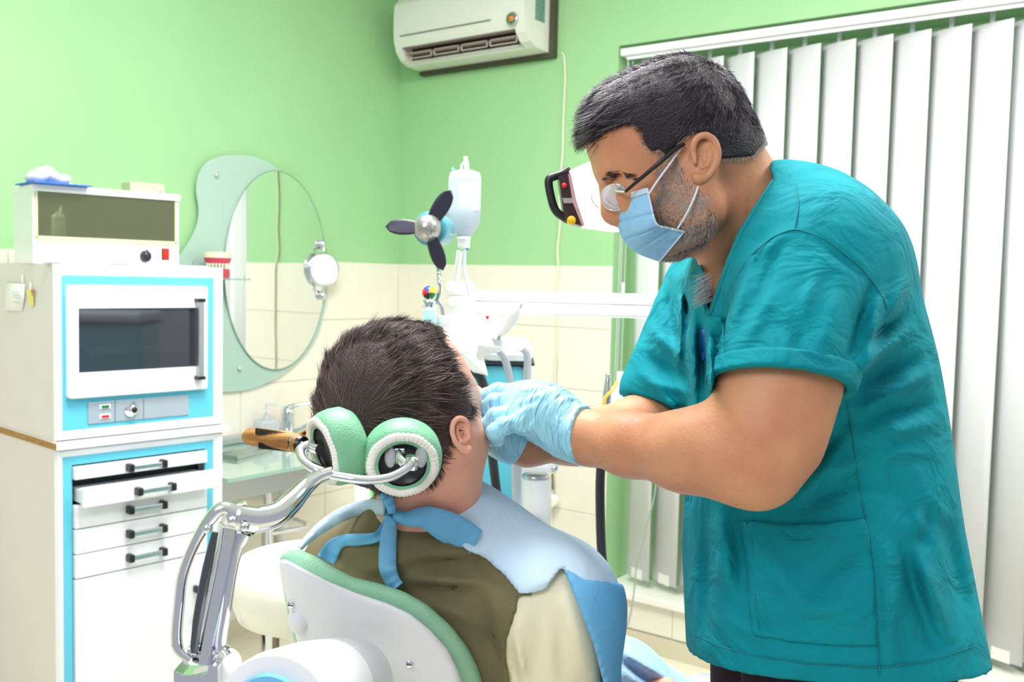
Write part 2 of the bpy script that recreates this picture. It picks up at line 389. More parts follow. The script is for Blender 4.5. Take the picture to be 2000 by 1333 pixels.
MB().box((.012, ya, zk), (.06, yb - .1, zk + .03), .006).build('back_rail', STEEL, ws)
lx = onZ(575, 912, zk); lg = Vector((.40, lx.y, 0))
m = MB(); m.tube([(lg.x, lg.y, 0), (lg.x, lg.y, .52)], .019, 16); m.tube([(lg.x, lg.y, .52), (lg.x, lg.y, zk - .085)], .013, 16); m.lathe([(.0, .004), (.035, .004), (.038, 0)], (lg.x, lg.y, 0.0)); m.build('leg', CHROME, ws)
m = MB(); m.tube([(lg.x, lg.y, .50), (lg.x, lg.y + .18, .50), (lg.x - .38, lg.y + .18, .50)], .008, 10, sub=4); m.build('towel_bar', CHROME, ws)
m = MB(); m.tube([(.05, lg.y + .08, .60), (.18, lg.y + .14, .585), (.26, lg.y + .18, .60)], [.03, .03, .034], 16, sub=3)
c = Vector((.26, lg.y + .18, .40))
n = 60
m.tube([c + Vector((0, 0, .28 * i / n)) for i in range(n + 1)], [.026 + .004 * (i % 2) for i in range(n + 1)], 16); m.lathe([(.0, 0), (.045, 0), (.05, .02), (.05, .05), (.03, .07)], c + Vector((0, 0, .27)))
m.build('siphon_pipe', WARMW, ws)
fa = onZ(562, 842, zk); fa = Vector((.10, onA(562, 840, .10).y, zk))
fo = thing('mixer_tap', fa, 'chrome lever mixer tap on the glass washstand', 'tap')
m = MB(); m.lathe([(0, 0), (.034, 0), (.034, .008), (.026, .014), (.025, .085), (.028, .1), (.025, .125), (.0, .13)], fa); m.build('tap_body', CHROME, fo)
m = MB(); m.tube([fa + Vector((0, 0, .122)), fa + Vector((.03, .03, .135)), fa + Vector((.075, .085, .138))], [(.012, .02), (.006, .016), (.004, .012)], 12, sub=3); m.build('lever', CHROME, fo)
m = MB(); m.tube([fa + Vector((.015, .01, .02)), fa + Vector((.07, .06, .06)), fa + Vector((.12, .105, .10)), fa + Vector((.145, .125, .098)), fa + Vector((.15, .13, .08))], [.015, .013, .012, .012, .011], 12, sub=4); m.build('spout', CHROME, fo)
sp = Vector((.08, onA(520, 835, .08).y, zk)); sd = thing('soap_dispenser', sp, 'clear pump bottle of blue liquid soap beside the tap', 'bottle')
m = MB(); m.box((sp.x - .03, sp.y - .045, zk + .001), (sp.x + .03, sp.y + .045, zk + .085), .012, seg=3); m.build('bottle_body', CLEARP, sd)
m = MB(); m.box((sp.x - .027, sp.y - .042, zk + .003), (sp.x + .027, sp.y + .042, zk + .04), .01, seg=3); m.build('soap', mat('blue_soap', (30, 190, 226), .2), sd)
m = MB(); m.cyl((sp.x, sp.y, zk + .03), (sp.x, sp.y, zk + .115), .004); m.lathe([(.0, .02), (.012, .02), (.013, 0)], (sp.x, sp.y, zk + .083)); m.tube([(sp.x, sp.y, zk + .13), (sp.x, sp.y, zk + .142), (sp.x + .03, sp.y + .02, zk + .142), (sp.x + .035, sp.y + .023, zk + .136)], .005, 10); m.cyl((sp.x, sp.y, zk + .1), (sp.x, sp.y, zk + .14), .0035); m.build('pump', CLEARP, sd)
tc_ = onZ(478, 888, zk); tr = thing('instrument_tray', (tc_.x, tc_.y, zk), 'small steel tray of instruments on the glass washstand', 'tray')
M = yawM((tc_.x, tc_.y, zk), .25)
m = MB(); m.box((-.045, -.10, .0005), (.045, .10, .004), .001, M=M)
for q in ((-.047, -.102, -.043, .102), (.043, -.102, .047, .102), (-.047, -.102, .047, -.098), (-.047, .098, .047, .102)): m.box((q[0], q[1], .0005), (q[2], q[3], .014), .001, M=M)
m.build('tray_body', STEEL, tr)
for i in range(4):
    m = MB(); a = M @ Vector((-.03 + .018 * i, -.08, .008)); b = M @ Vector((-.022 + .018 * i, .07, .017)); m.tube([a, a.lerp(b, .5) + Vector((0, 0, .003)), b], [.0018, .003, .0012], 8, sub=3)
    h = m.build('instrument', CHROME)
    tag(h, 'thin steel dental hand instrument lying in the tray on the washstand', 'instrument', 'hand instruments in the washstand tray')
sb = onZ(618, 850, zk); M = yawM((.14, onA(612, 838, .14).y, zk), .2)
m = MB(); m.box((-.04, -.075, .0005), (.04, .075, .016), .006, M=M); tag(m.build('cleaning_sponge', ORANGE), 'orange cleaning sponge behind the tap on the washstand', 'sponge')
m = MB(); m.box((-.025, -.05, .017), (.025, .06, .034), .005, M=M); sbr = tag(m.build('nail_brush', BLACK), 'black nail brush with cream bristles lying on the orange sponge', 'brush')
m = MB(); m.box((-.024, -.045, .034), (.024, .055, .05), .003, M=M); m.build('bristles', CREAMP, sbr)
# ============================================================ CABINETS
cf = Vector(P(108, 700, 2.5)); XF = cf.x; YL = cf.y
def onF(px, py, off=0): return onA(px, py, XF + off)
YR = onF(438, 700).y; XB = .03
zmid = (onF(105, 860).z + onF(438, 829).z) / 2; ztop = (onF(108, 516).z + onF(438, 524).z) / 2
WD = YR - YL
# fraction helper: fx from left, fy measured with pixels along the left third
def FB(mb, px0, py0, px1, py1, x0, x1, bev=.001):
    a = onF(px0, py0, x1); b = onF(px1, py0 if not isinstance(py0, tuple) else py0[1], x1); 
    mb.box((XF + x0, a.y, 0), (XF + x1, b.y, 1), bev)
    return mb
def yf(px, off=0): return onF(px, 700, off).y
def zf(px, py, off=0): return onF(px, py, off).z
CABW = mat('cabinet_white', (240, 241, 246), .32, var=.015)
SIDEW = mat('cabinet_side_white', (226, 223, 218), .45, var=.03, vs_=5)
lc = thing('drawer_cabinet', ((XF + XB) / 2, (YL + YR) / 2, 0), 'white and aqua floor cabinet with a stack of drawers, second one ajar', 'cabinet')
zl = zmid - .02
fb = .018; bw = .03    # frame
def framed(parent, z0, z1, zi0, zi1, yi0, yi1, xin=.012):
    m = MB(); m.box((XB, YL, z0), (XF - .06, YR, z1)); m.box((XF - .06, YL, z0), (XF - xin, YL + .012, z1)); m.box((XF - .06, YR - .012, z0), (XF - xin, YR, z1)); m.box((XF - .06, YL + .012, z0), (XF - xin, YR - .012, z0 + .012)); m.box((XF - .06, YL + .012, z1 - .012), (XF - xin, YR - .012, z1))
    m.build('carcass', SIDEW, parent)
    o = [(YL, z0), (YR, z0), (YR, z1), (YL, z1)]; i = [(yi0, zi0), (yi1, zi0), (yi1, zi1), (yi0, zi1)]
    o2 = [(YL + .006, z0 + .006), (YR - .006, z0 + .006), (YR - .006, z1 - .006), (YL + .006, z1 - .006)]
    m = MB(); vs = [(XF - xin, a, b) for a, b in o] + [(XF, a, b) for a, b in o2] + [(XF - xin, a, b) for a, b in i]
    fs = []
    for k in range(4):
        k2 = (k + 1) % 4; fs += [(k, k2, 4 + k2, 4 + k), (4 + k, 4 + k2, 8 + k2, 8 + k)]
    m.add(vs, fs); m.build('bevelled_frame', CABW, parent)
yi0, yi1 = yf(128), yf(421)
framed(lc, .06, zl, .09, zf(270, 864 + 12), yi0 - .004, yi1)
MB().box((XB + .03, YL + .03, 0), (XF - .05, YR - .03, .06)).build('plinth', BLACK, lc)
zi = zf(270, 876)
hz = lambda py: zf(270, py)
b0, b1 = yf(143), yf(405)
m = MB(); m.box((XF - .016, yi0 - .004, .09), (XF - .010, b0, zi)); m.box((XF - .016, b1, .09), (XF - .010, yi1, zi)); m.box((XF - .016, b0, hz(891)), (XF - .010, b1, zi)); m.box((XF - .016, b0, .09), (XF - .010, b1, .12)); m.build('aqua_surround', AQUA, lc)
MB().box((XF - .058, b0 - .002, .10), (XF - .05, b1 + .002, zi - .002)).build('drawer_bay', DARK, lc)
def drawer(z0, z1, out_=0.0, label=None):
    g = .0015
    m = MB(); m.box((XF - .013 + out_, b0 + g + (.0 if out_ == 0 else .0), z0 + g), (XF + .006 + out_, b1 - g, z1 - g), .002)
    if out_: m.box((XF - .05, b0 + .012, z0 + .006), (XF - .013 + out_, b1 - .012, z1 - .014))
    d = m.build('drawer', CABW, lc)
    if label: d['label'] = label
    zc = (z0 + z1) / 2; yc_ = b0 + (b1 - b0) * .50
    for s_ in (-1, 1):
        h = MB(); h.box((XF + .006 + out_, yc_ + s_ * .052 - .008, zc - .011), (XF + .033 + out_, yc_ + s_ * .052 + .008, zc + .011), .003); h.build('handle_post', BLACK, d)
    h = MB(); h.box((XF + .022 + out_, yc_ - .045, zc - .007), (XF + .030 + out_, yc_ + .045, zc + .007), .002); h.build('handle_bar', STEEL, d)
    return d
zs_ = [hz(893), hz(924), hz(964), hz(1009), hz(1056), hz(1101)]
drawer(zs_[1] + .008, zs_[0])
drawer(zs_[2], zs_[1] - .004, .05, 'white drawer pulled a little way open')
drawer(zs_[3], zs_[2]); drawer(zs_[4], zs_[3]); drawer(zs_[5], zs_[4])
m = MB(); m.box((XF - .013, b0 + .0015, .12), (XF + .004, b1 - .0015, zs_[5] - .002), .002); d = m.build('door', CABW, lc)
m = MB(); m.box((XF + .004, b1 - .05, .35), (XF + .03, b1 - .036, .37), .003); m.box((XF + .004, b1 - .05, .45), (XF + .03, b1 - .036, .47), .003); m.box((XF + .024, b1 - .047, .36), (XF + .03, b1 - .039, .46), .002); m.build('door_handle', BLACK, d)
m = MB(); m.box((XB, YL - .004, zl), (XF + .012, YR + .012, zmid), .002); ct = m.build('cabinet_top', CABW, lc)
m = MB(); m.box((XB, YL - .0055, zl + .001), (XF + .0115, YL - .004, zmid - .001)); m.build('bare_chipboard_edge', CHIP, lc)
# upper: dry-heat oven
ov = thing('dental_oven', ((XF + XB) / 2, (YL + YR) / 2, zmid), 'white and aqua steriliser oven cabinet with a dark window door, on the drawer cabinet', 'oven')
zi0, zi1 = zf(270, 826), zf(270, 541)
framed(ov, zmid + .001, ztop, zi0, zi1, yi0 - .004, yi1)
o0, o1 = yf(132), yf(403); p0, p1 = zf(270, 767), zf(270, 558)
m = MB()
w0, w1 = yf(152), yf(385); q0, q1 = zf(270, 720), zf(270, 602)
m.box((XF - .016, yi0 - .004, zi0), (XF - .010, o0 + .01, zi1)); m.box((XF - .016, o1 - .01, zi0), (XF - .010, yi1, zi1)); m.box((XF - .016, o0 + .01, p1 - .01), (XF - .010, o1 - .01, zi1)); m.box((XF - .016, o0 + .01, zi0), (XF - .010, o1 - .01, p0 + .01))
m.build('aqua_surround', AQUA, ov)
def rrect(y0, y1, z0, z1, r, x, n=5):
    o = []
    for cy, cz, a0 in ((y1 - r, z1 - r, 0), (y0 + r, z1 - r, 90), (y0 + r, z0 + r, 180), (y1 - r, z0 + r, 270)):
        for k in range(n + 1):
            a = math.radians(a0 + 90 * k / n); o.append((x, cy + r * math.cos(a), cz + r * math.sin(a)))
    return o
A_ = rrect(o0, o1, p0, p1, .008, XF - .010); A1 = rrect(o0, o1, p0, p1, .008, XF + .010); A2 = rrect(o0 + .003, o1 - .003, p0 + .003, p1 - .003, .006, XF + .013)
B2 = rrect(w0 - .002, w1 + .002, q0 - .002, q1 + .002, .004, XF + .013); B1 = rrect(w0, w1, q0, q1, .004, XF + .004); B0 = rrect(w0, w1, q0, q1, .004, XF - .010)
rings = [A_, A1, A2, B2, B1, B0]; n_ = len(A_); m = MB(); vs = [p for r_ in rings for p in r_]; fs = []
for k in range(5):
    for j in range(n_): j2 = (j + 1) % n_; fs.append((k * n_ + j, k * n_ + j2, (k + 1) * n_ + j2, (k + 1) * n_ + j))
m.add(vs, fs); dr = m.build('door', CABW, ov)
MB().box((XF + .002, w0, q0), (XF + .005, w1, q1)).build('window_glass', GLASSD, dr)
hy = yf(396, .03); h0, h1 = zf(396, 735, .03), zf(396, 586, .03)
m = MB(); m.box((XF + .024, hy - .010, h0), (XF + .034, hy + .008, h1), .002); m.build('handle_bar', ALU, dr)
for z_ in (h0, h1): m = MB(); m.box((XF + .010, hy - .014, z_ - .005), (XF + .037, hy + .012, z_ + .005), .002); m.build('handle_post', BLACK, dr)
m = MB(); ib = XF - .05
m.box((ib - .004, w0 - .01, q0 - .01), (ib, w1 + .01, q1 + .01)); m.build('oven_cavity', mat('cavity_grey', (120, 120, 126), .5), ov)
MB().box((ib, w0 + .03, q0 + .045), (XF - .015, w1 - .02, q0 + .062), .002).build('tray_rack', mat('rack_light', (200, 202, 210), .3, .4), ov)
m = MB(); m.box((XF - .011, yf(175), zf(270, 818)), (XF - .006, yf(372), zf(270, 778)), .001); m.build('control_panel', GREYP, ov)
for px in (228, 284):
    m = MB(); m.box((XF - .0062, yf(px) - .0006, zf(270, 818)), (XF - .0055, yf(px) + .0006, zf(270, 778))); m.build('panel_seam', BLACK, ov)
for py, mm in ((793, GREENP), (812, RED)):
    c = onF(206, py, -.006); m = MB(); m.box((c.x - .001, c.y - .016, c.z - .006), (c.x + .003, c.y + .016, c.z + .006), .001); e = m.build('indicator_bezel', WHITEM, ov)
    m = MB(); m.box((c.x + .001, c.y - .011, c.z - .004), (c.x + .005, c.y + .011, c.z + .004), .001); m.build('indicator_lens', mm, e)
c = onF(257, 797, -.006); m = MB(); m.lathe([(0, .022), (.012, .022), (.014, .018), (.015, .006), (.021, .004), (.021, 0)], c, (1, 0, 0), 24); k_ = m.build('knob', CHROME, ov)
m = MB(); m.lathe([(0, .0235), (.0085, .023), (.009, .0215)], c, (1, 0, 0), 16); m.build('knob_cap', BLACK, k_)
# notes clipped to the side
def onL(px, py, off=.004): return onY(px, py, YL - off)
pn = thing('paper_note', onL(14, 606), 'white handwritten paper note hanging on the side of the oven cabinet', 'note')
m = MB(); G_ = [[onL(a, b, .004 + .004 * math.sin(i + j)) for j, (a, b) in enumerate(((x0_, y_), ((x0_ + x1_) / 2, y_ + 1), (x1_, y_ + 2)))] for i, (x0_, x1_, y_) in enumerate(((-14, 35, 553), (-14, 33, 580), (-14, 28, 607)))]
m.grid(G_, True, thick=(0, -.0012, 0)); m.build('sheet', PAPER, pn)
m = MB(); m.tube([onL(28, 536), onL(29, 553)], .003, 8); m.build('hook', CREAMP, pn)
m = MB()
for k, yy in enumerate((570, 576, 581, 590)): m.tube([onL(4 + k, yy, .011), onL(24, yy + 2, .011)], .0005, 4)
m.build('handwriting', mat('ink_grey', (150, 155, 180), .6), pn)
yn = thing('price_tag', onL(47, 608), 'small yellow and pink paper tag hanging beside the white note', 'note')
m = MB(); m.prism([onL(a, b) for a, b in ((39, 566), (52, 565), (56, 574), (55, 598), (49, 600), (44, 588))], (0, -.002, 0)); m.build('yellow_sheet', mat('yellow_paper', (238, 232, 130), .7), yn)
m = MB(); m.prism([onL(a, b, .007) for a, b in ((50, 565), (55, 568), (55, 576), (54, 580))], (0, -.001, 0)); m.build('pink_corner', mat('pink_print', (214, 90, 130), .7), yn)
m = MB(); m.tube([onL(48, 552), onL(48, 566)], .0025, 8); m.build('hook', CREAMP, yn)
# ------------------------------------------------------------ UV steriliser box on top
UX = .44
def onU(px, py, off=0): return onA(px, py, UX + off)
u0, u1 = onU(64, 450).y, onU(357, 450).y; uz0 = ztop + .0005; uz1 = (onU(65, 362).z + onU(360, 384).z) / 2; ub = .27
def uz(py): return onU(210, py).z
uv = thing('uv_steriliser', ((UX + ub) / 2, (u0 + u1) / 2, ztop), 'white countertop steriliser box with tinted glass front, standing on the oven cabinet', 'steriliser')
g0, g1 = uz(473), uz(390)
t_ = .006
m = MB(); m.box((ub, u0, uz0), (ub + t_, u1, uz1)); m.box((ub + t_, u0, uz0), (UX, u0 + t_, uz1)); m.box((ub + t_, u1 - t_, uz0), (UX, u1, uz1)); m.box((ub + t_, u0 + t_, uz0), (UX, u1 - t_, g0 - .005))
m.build('housing', WHITE, uv)
MB().box((ub - .002, u0 - .003, uz1 - .018), (UX + .008, u1 + .003, uz1), .002).build('lid', WHITE, uv)
FRM = mat('tinted_acrylic_edge', (206, 206, 170), .3)
m = MB(); m.box((UX - .002, u0 + t_, g0 - .005), (UX + .003, u1 - t_, g0 + .008)); m.box((UX - .002, u0 + t_, g0), (UX + .003, u0 + .014, g1 + .01)); m.box((UX - .002, u1 - .014, g0), (UX + .003, u1 - t_, g1 + .01)); m.build('pane_frame', FRM, uv)
MB().box((UX - .001, u0 + .012, g0 + .006), (UX + .001, u1 - .012, uz1 - .017)).build('tinted_pane', OLIVEG, uv)
MB().box((ub + t_ + .001, u0 + t_, g0 - .004), (ub + t_ + .003, u1 - t_, uz1 - .02)).build('inner_back', mat('olive_liner', (122, 140, 70), .5), uv)
c = onU(291, 502); m = MB(); m.lathe([(0, .02), (.013, .02), (.015, .016), (.017, 0)], c, (1, 0, 0), 20); m.box((c.x + .012, c.y - .002, c.z + .01), (c.x + .02, c.y + .002, c.z + .019)); m.build('dial', mat('navy_black', (34, 34, 52), .35), uv)
c = onU(331, 498); m = MB(); m.box((c.x - .001, c.y - .0125, c.z - .0165), (c.x + .003, c.y + .0125, c.z + .0165), .001); e = m.build('switch_bezel', BLACK, uv)
m = MB(); m.box((c.x + .001, c.y - .0095, c.z - .0135), (c.x + .007, c.y + .0095, c.z + .0135), .002); m.build('rocker', RED, e)
c = onU(222, 466, -.03); c.z = g0 + .001
m = MB(); m.tube([(UX - .03, c.y - .03, g0 + .008), (UX - .03, c.y + .03, g0 + .008)], .006, 12); m.ball((UX - .03, c.y - .031, g0 + .008), .0065, n=10, k=6)
tag(m.build('orange_syringe', ORANGE), 'orange pen-shaped tool lying inside the tinted steriliser box', 'tool')
m = MB(); c = onA(88, 352, .36); pts = []
pk0 = onA(42, 348, .36); pk1 = onA(150, 352, .36)
n = 14; ce = [pk0.lerp(pk1, i / n) + Vector((.01 * math.sin(i), 0, 0)) for i in range(n + 1)]
zt_ = uz1 + .0045
rad = [(.004 + .019 * math.sin(math.pi * min(1, (i + .6) / n * 1.15) ** .8) + .003 * math.sin(i * 2.3)) if i < n else .005 for i in range(n + 1)]
ce = [Vector((p.x, p.y, zt_ + max(rr_, .004))) for p, rr_ in zip(ce, rad)]
m.tube(ce, [(max(r_, .004), max(r_, .004) * 2) for r_ in rad], 12, sub=2); pk = tag(m.build('wrapped_packet', mat('crinkled_film', (240, 242, 246), .3, bump=1, bs=90, trans=.2)), 'crinkled clear plastic wrapped packet on the steriliser box', 'packet')
m = MB(); M = yawM(((UX + ub) / 2 + .05, onU(115, 355).y, uz1), .05); m.box((-.07, -.085, .0003), (.075, .085, .004), .001, M=M); tag(m.build('blue_folder', mat('folder_blue', (50, 110, 205), .5)), 'thin blue folder under the plastic packet', 'folder')
a = onA(253, 373, .36); b = onA(322, 378, .36)
m = MB(); m.box((.29, a.y, uz1 + .0005), (.36, b.y, max(a.z, uz1) + .022), .002); sbx = tag(m.build('metal_box', mat('tin_grey', (190, 194, 170), .35, .4)), 'small flat metal box at the back of the steriliser box top', 'box')
m = MB(); m.box((.36, b.y - .02, uz1 + .006), (.3615, b.y - .012, uz1 + .012)); m.build('latch', STEEL, sbx)
# denture model on shelf
dc = onA(424, 528, .08); dz = shz
dm = thing('denture_model', (.08, dc.y, dz), 'pink and white dental teeth model on the glass shelf beside the oven', 'teeth model')
GUM = mat('gum_pink', (206, 70, 92), .35); TOOTH = mat('tooth_ivory', (246, 240, 220), .3); PLAST = mat('plaster_cream', (236, 226, 204), .6)
sc0 = (onA(447, 510, .08).y - onA(400, 510, .08).y) / 2
dd = .045
def arch(zb, zt_, r0, r1, mb, n=20):
    G_ = []
    for i, (zz, r_) in enumerate(((zb, r0), ((zb + zt_) / 2, (r0 + r1) / 2 + .0015), (zt_, r1))):
        G_.append([(.08 + dd * 1.0 * math.sin(t) * r_, dc.y + sc0 * math.cos(t) * r_ * 1.0, zz) for t in np.linspace(-.15, math.pi + .15, n)])
    mb.grid([[Vector(p) for p in r_] for r_ in G_], True); mb.add([Vector(p) for p in G_[-1]], [tuple(range(n))]); mb.add([Vector(p) for p in G_[0]], [tuple(range(n))]); mb.add([Vector(G_[i][j]) for i in range(3) for j in (0, n - 1)], [(0, 1, 3, 2), (2, 3, 5, 4)])
h_ = .092
m = MB(); arch(dz + .0005, dz + h_ * .22, .86, .92, m); m.build('lower_base', GUM, dm)
m = MB(); arch(dz + h_ * .22, dz + h_ * .36, .9, .86, m); m.build('lower_gum', GUM, dm)
m = MB(); arch(dz + h_ * .56, dz + h_ * .78, .9, 1.02, m); m.build('upper_gum', GUM, dm)
m = MB(); arch(dz + h_ * .78, dz + h_, 1.0, .98, m); m.build('upper_base', PLAST, dm)
for lv, z_ in ((0, dz + h_ * .40), (1, dz + h_ * .51)):
    for i in range(12):
        t = math.pi * (i + .5) / 12
        m = MB(); m.ball((.08 + dd * .9 * math.sin(t), dc.y + sc0 * .9 * math.cos(t), z_), (.0032, .0036, .0058), n=8, k=6); m.build('tooth', TOOTH, dm)
m = MB(); c = Vector((.08, onA(378, 505, .08).y, dz)); m.cyl((c.x, c.y, shz), (c.x, c.y, shz + .06), .003); tag(m.build('thin_probe', STEEL), 'thin upright metal probe on the shelf left of the denture model', 'tool')
# small litter on the cabinet top
for i, (px, col, w_) in enumerate(((110, STEEL, .02), (150, mat('mint_card', (190, 236, 214), .5), .07), (240, STEEL, .03), (385, WHITEM, .05))):
    c = onF(px, 520); m = MB(); m.box((XF - .045, c.y - w_, ztop + .0004), (XF - .015, c.y + w_, ztop + .0045), .001)
    tag(m.build(('steel_clip', 'mint_card', 'steel_tweezers', 'white_strip')[i], col), ('small steel clip at the left front of the oven cabinet top', 'pale mint card lying in front of the steriliser box', 'steel tweezers lying before the dial of the steriliser box', 'white plastic strip at the right end of the oven cabinet top')[i], 'small item')

# the cabinets stand a few degrees off the wall line
bpy.context.view_layer.update()
def turn(names, piv, ang, sy):
    Mx = Matrix.Translation(piv) @ Matrix.Rotation(math.radians(ang), 4, 'Z') @ Matrix.Diagonal((1, sy, 1, 1)) @ Matrix.Translation(-Vector(piv))
    for n_ in names:
        o = bpy.data.objects[n_]; M_ = Mx @ (Matrix.Translation(o.location) @ o.rotation_euler.to_matrix().to_4x4() @ Matrix.Diagonal((*o.scale, 1)))
        l_, q_, s_c = M_.decompose(); o.location = l_; o.rotation_euler = q_.to_euler(); o.scale = s_c
turn(['drawer_cabinet', 'dental_oven', 'steel_clip', 'mint_card', 'steel_tweezers', 'white_strip'], Vector((XF, YL, 0)), -6, .931)
turn(['paper_note', 'price_tag'], Vector((XF, YL, 0)), -6, .931)
turn(['uv_steriliser', 'orange_syringe', 'wrapped_packet', 'blue_folder', 'metal_box'], Vector((UX, u0, 0)), -11, .87)
# ============================================================ DENTAL UNIT (mid ground)
def V3(t): return Vector(t)
def pz(px, d): # helper: ground point below pixel column
    p = P(px, 700, d); return Vector((p.x, p.y, 0))
def fbox(mb, px0, py0, px1, py1, d, dep, bev=.004, yaw=0.0):
    """upright box whose front face spans the pixel rectangle at depth d"""
    a = P(px0, (py0 + py1) / 2, d); b = P(px1, (py0 + py1) / 2, d); xm = (px0 + px1) / 2
    t = P(xm, py0, d).z; lo = P(xm, py1, d).z; w_ = (b - a).length; c = (a + b) / 2
    M = Matrix.Translation((c.x, c.y, 0)) @ Matrix.Rotation(TH + yaw, 4, 'Z')
    return mb.box((-w_ / 2, 0, lo), (w_ / 2, dep, t), bev, M=M)
du = 2.15
un = thing('dental_unit', pz(960, du + .15), 'aqua and white dental unit column standing behind the patient, with arm and hoses', 'dental unit')
b = P(800, 860, du); e = P(1018, 860, du)
M = Matrix.Translation(((b.x + e.x) / 2, (b.y + e.y) / 2, 0)) @ Matrix.Rotation(TH, 4, 'Z'); hw = (e - b).length / 2
ctop = P(960, 712, du).z
m = MB(); m.box((-hw, 0, .06), (hw, .30, ctop), .012, M=M); m.build('column_body', AQUAD, un)
m = MB(); m.box((-hw - .01, -.02, 0), (hw + .02, .33, .06), .01, M=M); m.build('column_foot', WHITEM, un)
m = MB(); m.box((hw - .001, .012, .06), (hw + .02, .28, ctop - .002), .004, M=M); m.build('side_panel', WHITE, un)
m = MB(); m.box((-hw - .004, -.006, ctop), (hw + .026, .31, ctop + .005), .001, M=M); m.build('gasket', RUBBER, un)
m = MB(); m.box((-hw - .003, -.004, ctop + .005), (hw + .022, .305, ctop + .045), .018, M=M, seg=4); m.build('top_cap', WHITE, un)
for k in range(5):
    m = MB(); c = P(962 + k * 5, 973 - k * .7, du - .003); m.ball(c, (.002, .002, .003), n=8, k=6); m.build('nameplate_letter', DARK, un)
# vertical arm joint
dj = 2.0
def vcyl(mb, px, y0, y1, rpx, d, n=28):
    t = P(px, y0, d); l = P(px, y1, d); r = rpx * d / F
    mb.lathe([(0, (t.z - l.z)), (r * .9, (t.z - l.z)), (r, (t.z - l.z) - .003), (r, .003), (r * .9, 0), (0, 0)], (l.x, l.y, l.z), n=n); return mb
m = MB(); vcyl(m, 905, 578, 604, 30, dj); vcyl(m, 899, 550, 577, 27, dj); m.build('arm_joint', WHITE, un)
m = MB(); vcyl(m, 905, 603, 720, 26, dj); m.build('arm_post', WHITEM, un)
m = MB(); a = P(930, 577, dj); c = P(1300, 600, 1.86)
m.tube([a, c], [(.020, .020), (.026, .021)], 4, smooth_=False, flat=UP); m.build('balance_arm', WHITE, un)
m = MB(); a = P(930, 590, dj); c = P(1300, 600, 1.86)
dv = (c - a).normalized(); sd_ = dv.cross(UP)
m = MB(); m.box((0, -.021, -.024), ((c - a).length, .021, .0), .006, M=Matrix.Translation(P(925, 589, dj)) @ Matrix(((dv.x, -sd_.x, 0), (dv.y, -sd_.y, 0), (dv.z, 0, 1))).to_4x4()); m.box((0, -.016, .001), ((c - a).length - .0, .016, .023), .006, M=Matrix.Translation(P(925, 589, dj)) @ Matrix(((dv.x, -sd_.x, 0), (dv.y, -sd_.y, 0), (dv.z, 0, 1))).to_4x4())
bpy.data.objects.remove(bpy.data.objects['balance_arm']); m.build('balance_arm', WHITE, un)
m = MB(); c2 = P(1304, 590, 1.86); m.box((-.006, -.02, -.024), (.008, .02, .024), .003, M=Matrix.Translation(c2) @ Matrix(((dv.x, -sd_.x, 0), (dv.y, -sd_.y, 0), (dv.z, 0, 1))).to_4x4()); m.build('arm_end_cap', ALU, un)
# swivel + delivery arm below the hands
m = MB(); fbox(m, 1018, 888, 1092, 926, 2.0, .12, .012); m.build('swivel_block', WHITEM, un)
m = MB(); c = P(1083, 917, 1.998); m.lathe([(0, .003), (.005, .003), (.0065, .001), (.0065, 0)], c, -FW, 14); m.build('screw_cap', STEEL, un)
m = MB(); vcyl(m, 1047, 934, 1042, 28, 2.06); m.build('swivel_cylinder', WHITEM, un)
m = MB(); vcyl(m, 1046, 926, 935, 27, 2.06); m.build('swivel_ring', STEEL, un)
m = MB(); a = P(1085, 893, 2.02); c = P(1330, 915, 1.9); m.tube([a, c], [(.018, .02), (.013, .02)], 4, smooth_=False, flat=UP); m.build('delivery_arm', WHITEM, un)
a1 = P(1060, 985, 2.1); m = MB(); m.tube([P(1040, 1020, 2.03), P(1056, 1036, 2.0), P(1068, 1062, 2.0), P(1075, 1100, 2.0), P(1080, 1250, 2.02), P(1075, 1330, 2.05)], .012, 10, sub=4); m.build('hose', RUBBER, un)
m = MB(); m.tube([P(1014, 1025, 2.05), P(1024, 1048, 2.03), P(1036, 1058, 2.02), P(1044, 1100, 2.03), P(1046, 1300, 2.05)], .008, 10, sub=4); m.build('hose', RUBBER, un)
for off in (0, 44):
    m = MB(); pts = [P(973 + off, 683 - off * .1, 1.86), P(985 + off, 700 - off * .2, 1.88), P(995 + off * .8, 735, 1.95), P(1002 + off * .6, 780, 2.05), P(1004 + off * .2, 900, 2.12), P(1008, 1030, 2.13), P(1005, 1250, 2.13)]
    m.tube(pts, .0075, 10, sub=4); m.build('grey_hose', GREYT, un)
m = MB(); m.tube([P(905, 716, 1.8), P(920, 718, 1.82), P(940, 742, 1.84), P(952, 790, 1.88), P(957, 850, 1.92), P(965, 920, 1.96), P(975, 1010, 2.0), P(982, 1150, 2.05)], .0095, 12, sub=4); m.build('black_hose', RUBBER, un)
m = MB(); m.tube([P(1176, 830, 1.75), P(1174, 900, 1.75), P(1172, 960, 1.75), P(1174, 1060, 1.76), P(1180, 1150, 1.78), P(1183, 1330, 1.82)], .0085, 12, sub=4); hs = m.build('tray_hose', RUBBER, un)
# suction hand piece next to the neck
sh = P(924, 930, 1.55)
m = MB(); m.tube([P(924, 895, 1.55), P(922, 925, 1.55), P(926, 960, 1.55), P(930, 1010, 1.56), P(936, 1080, 1.6), P(950, 1250, 1.75), P(965, 1400, 1.95)], [.0085, .0105, .0105, .0085, .0085, .008, .008], 14, sub=3)
sg = tag(m.build('suction_handpiece', RUBBER), 'black suction handpiece with a chrome collar hanging behind the patient neck', 'handpiece')
m = MB(); m.tube([P(922, 927, 1.55), P(923.5, 941, 1.55)], .0117, 16); m.build('collar', CHROME, sg)
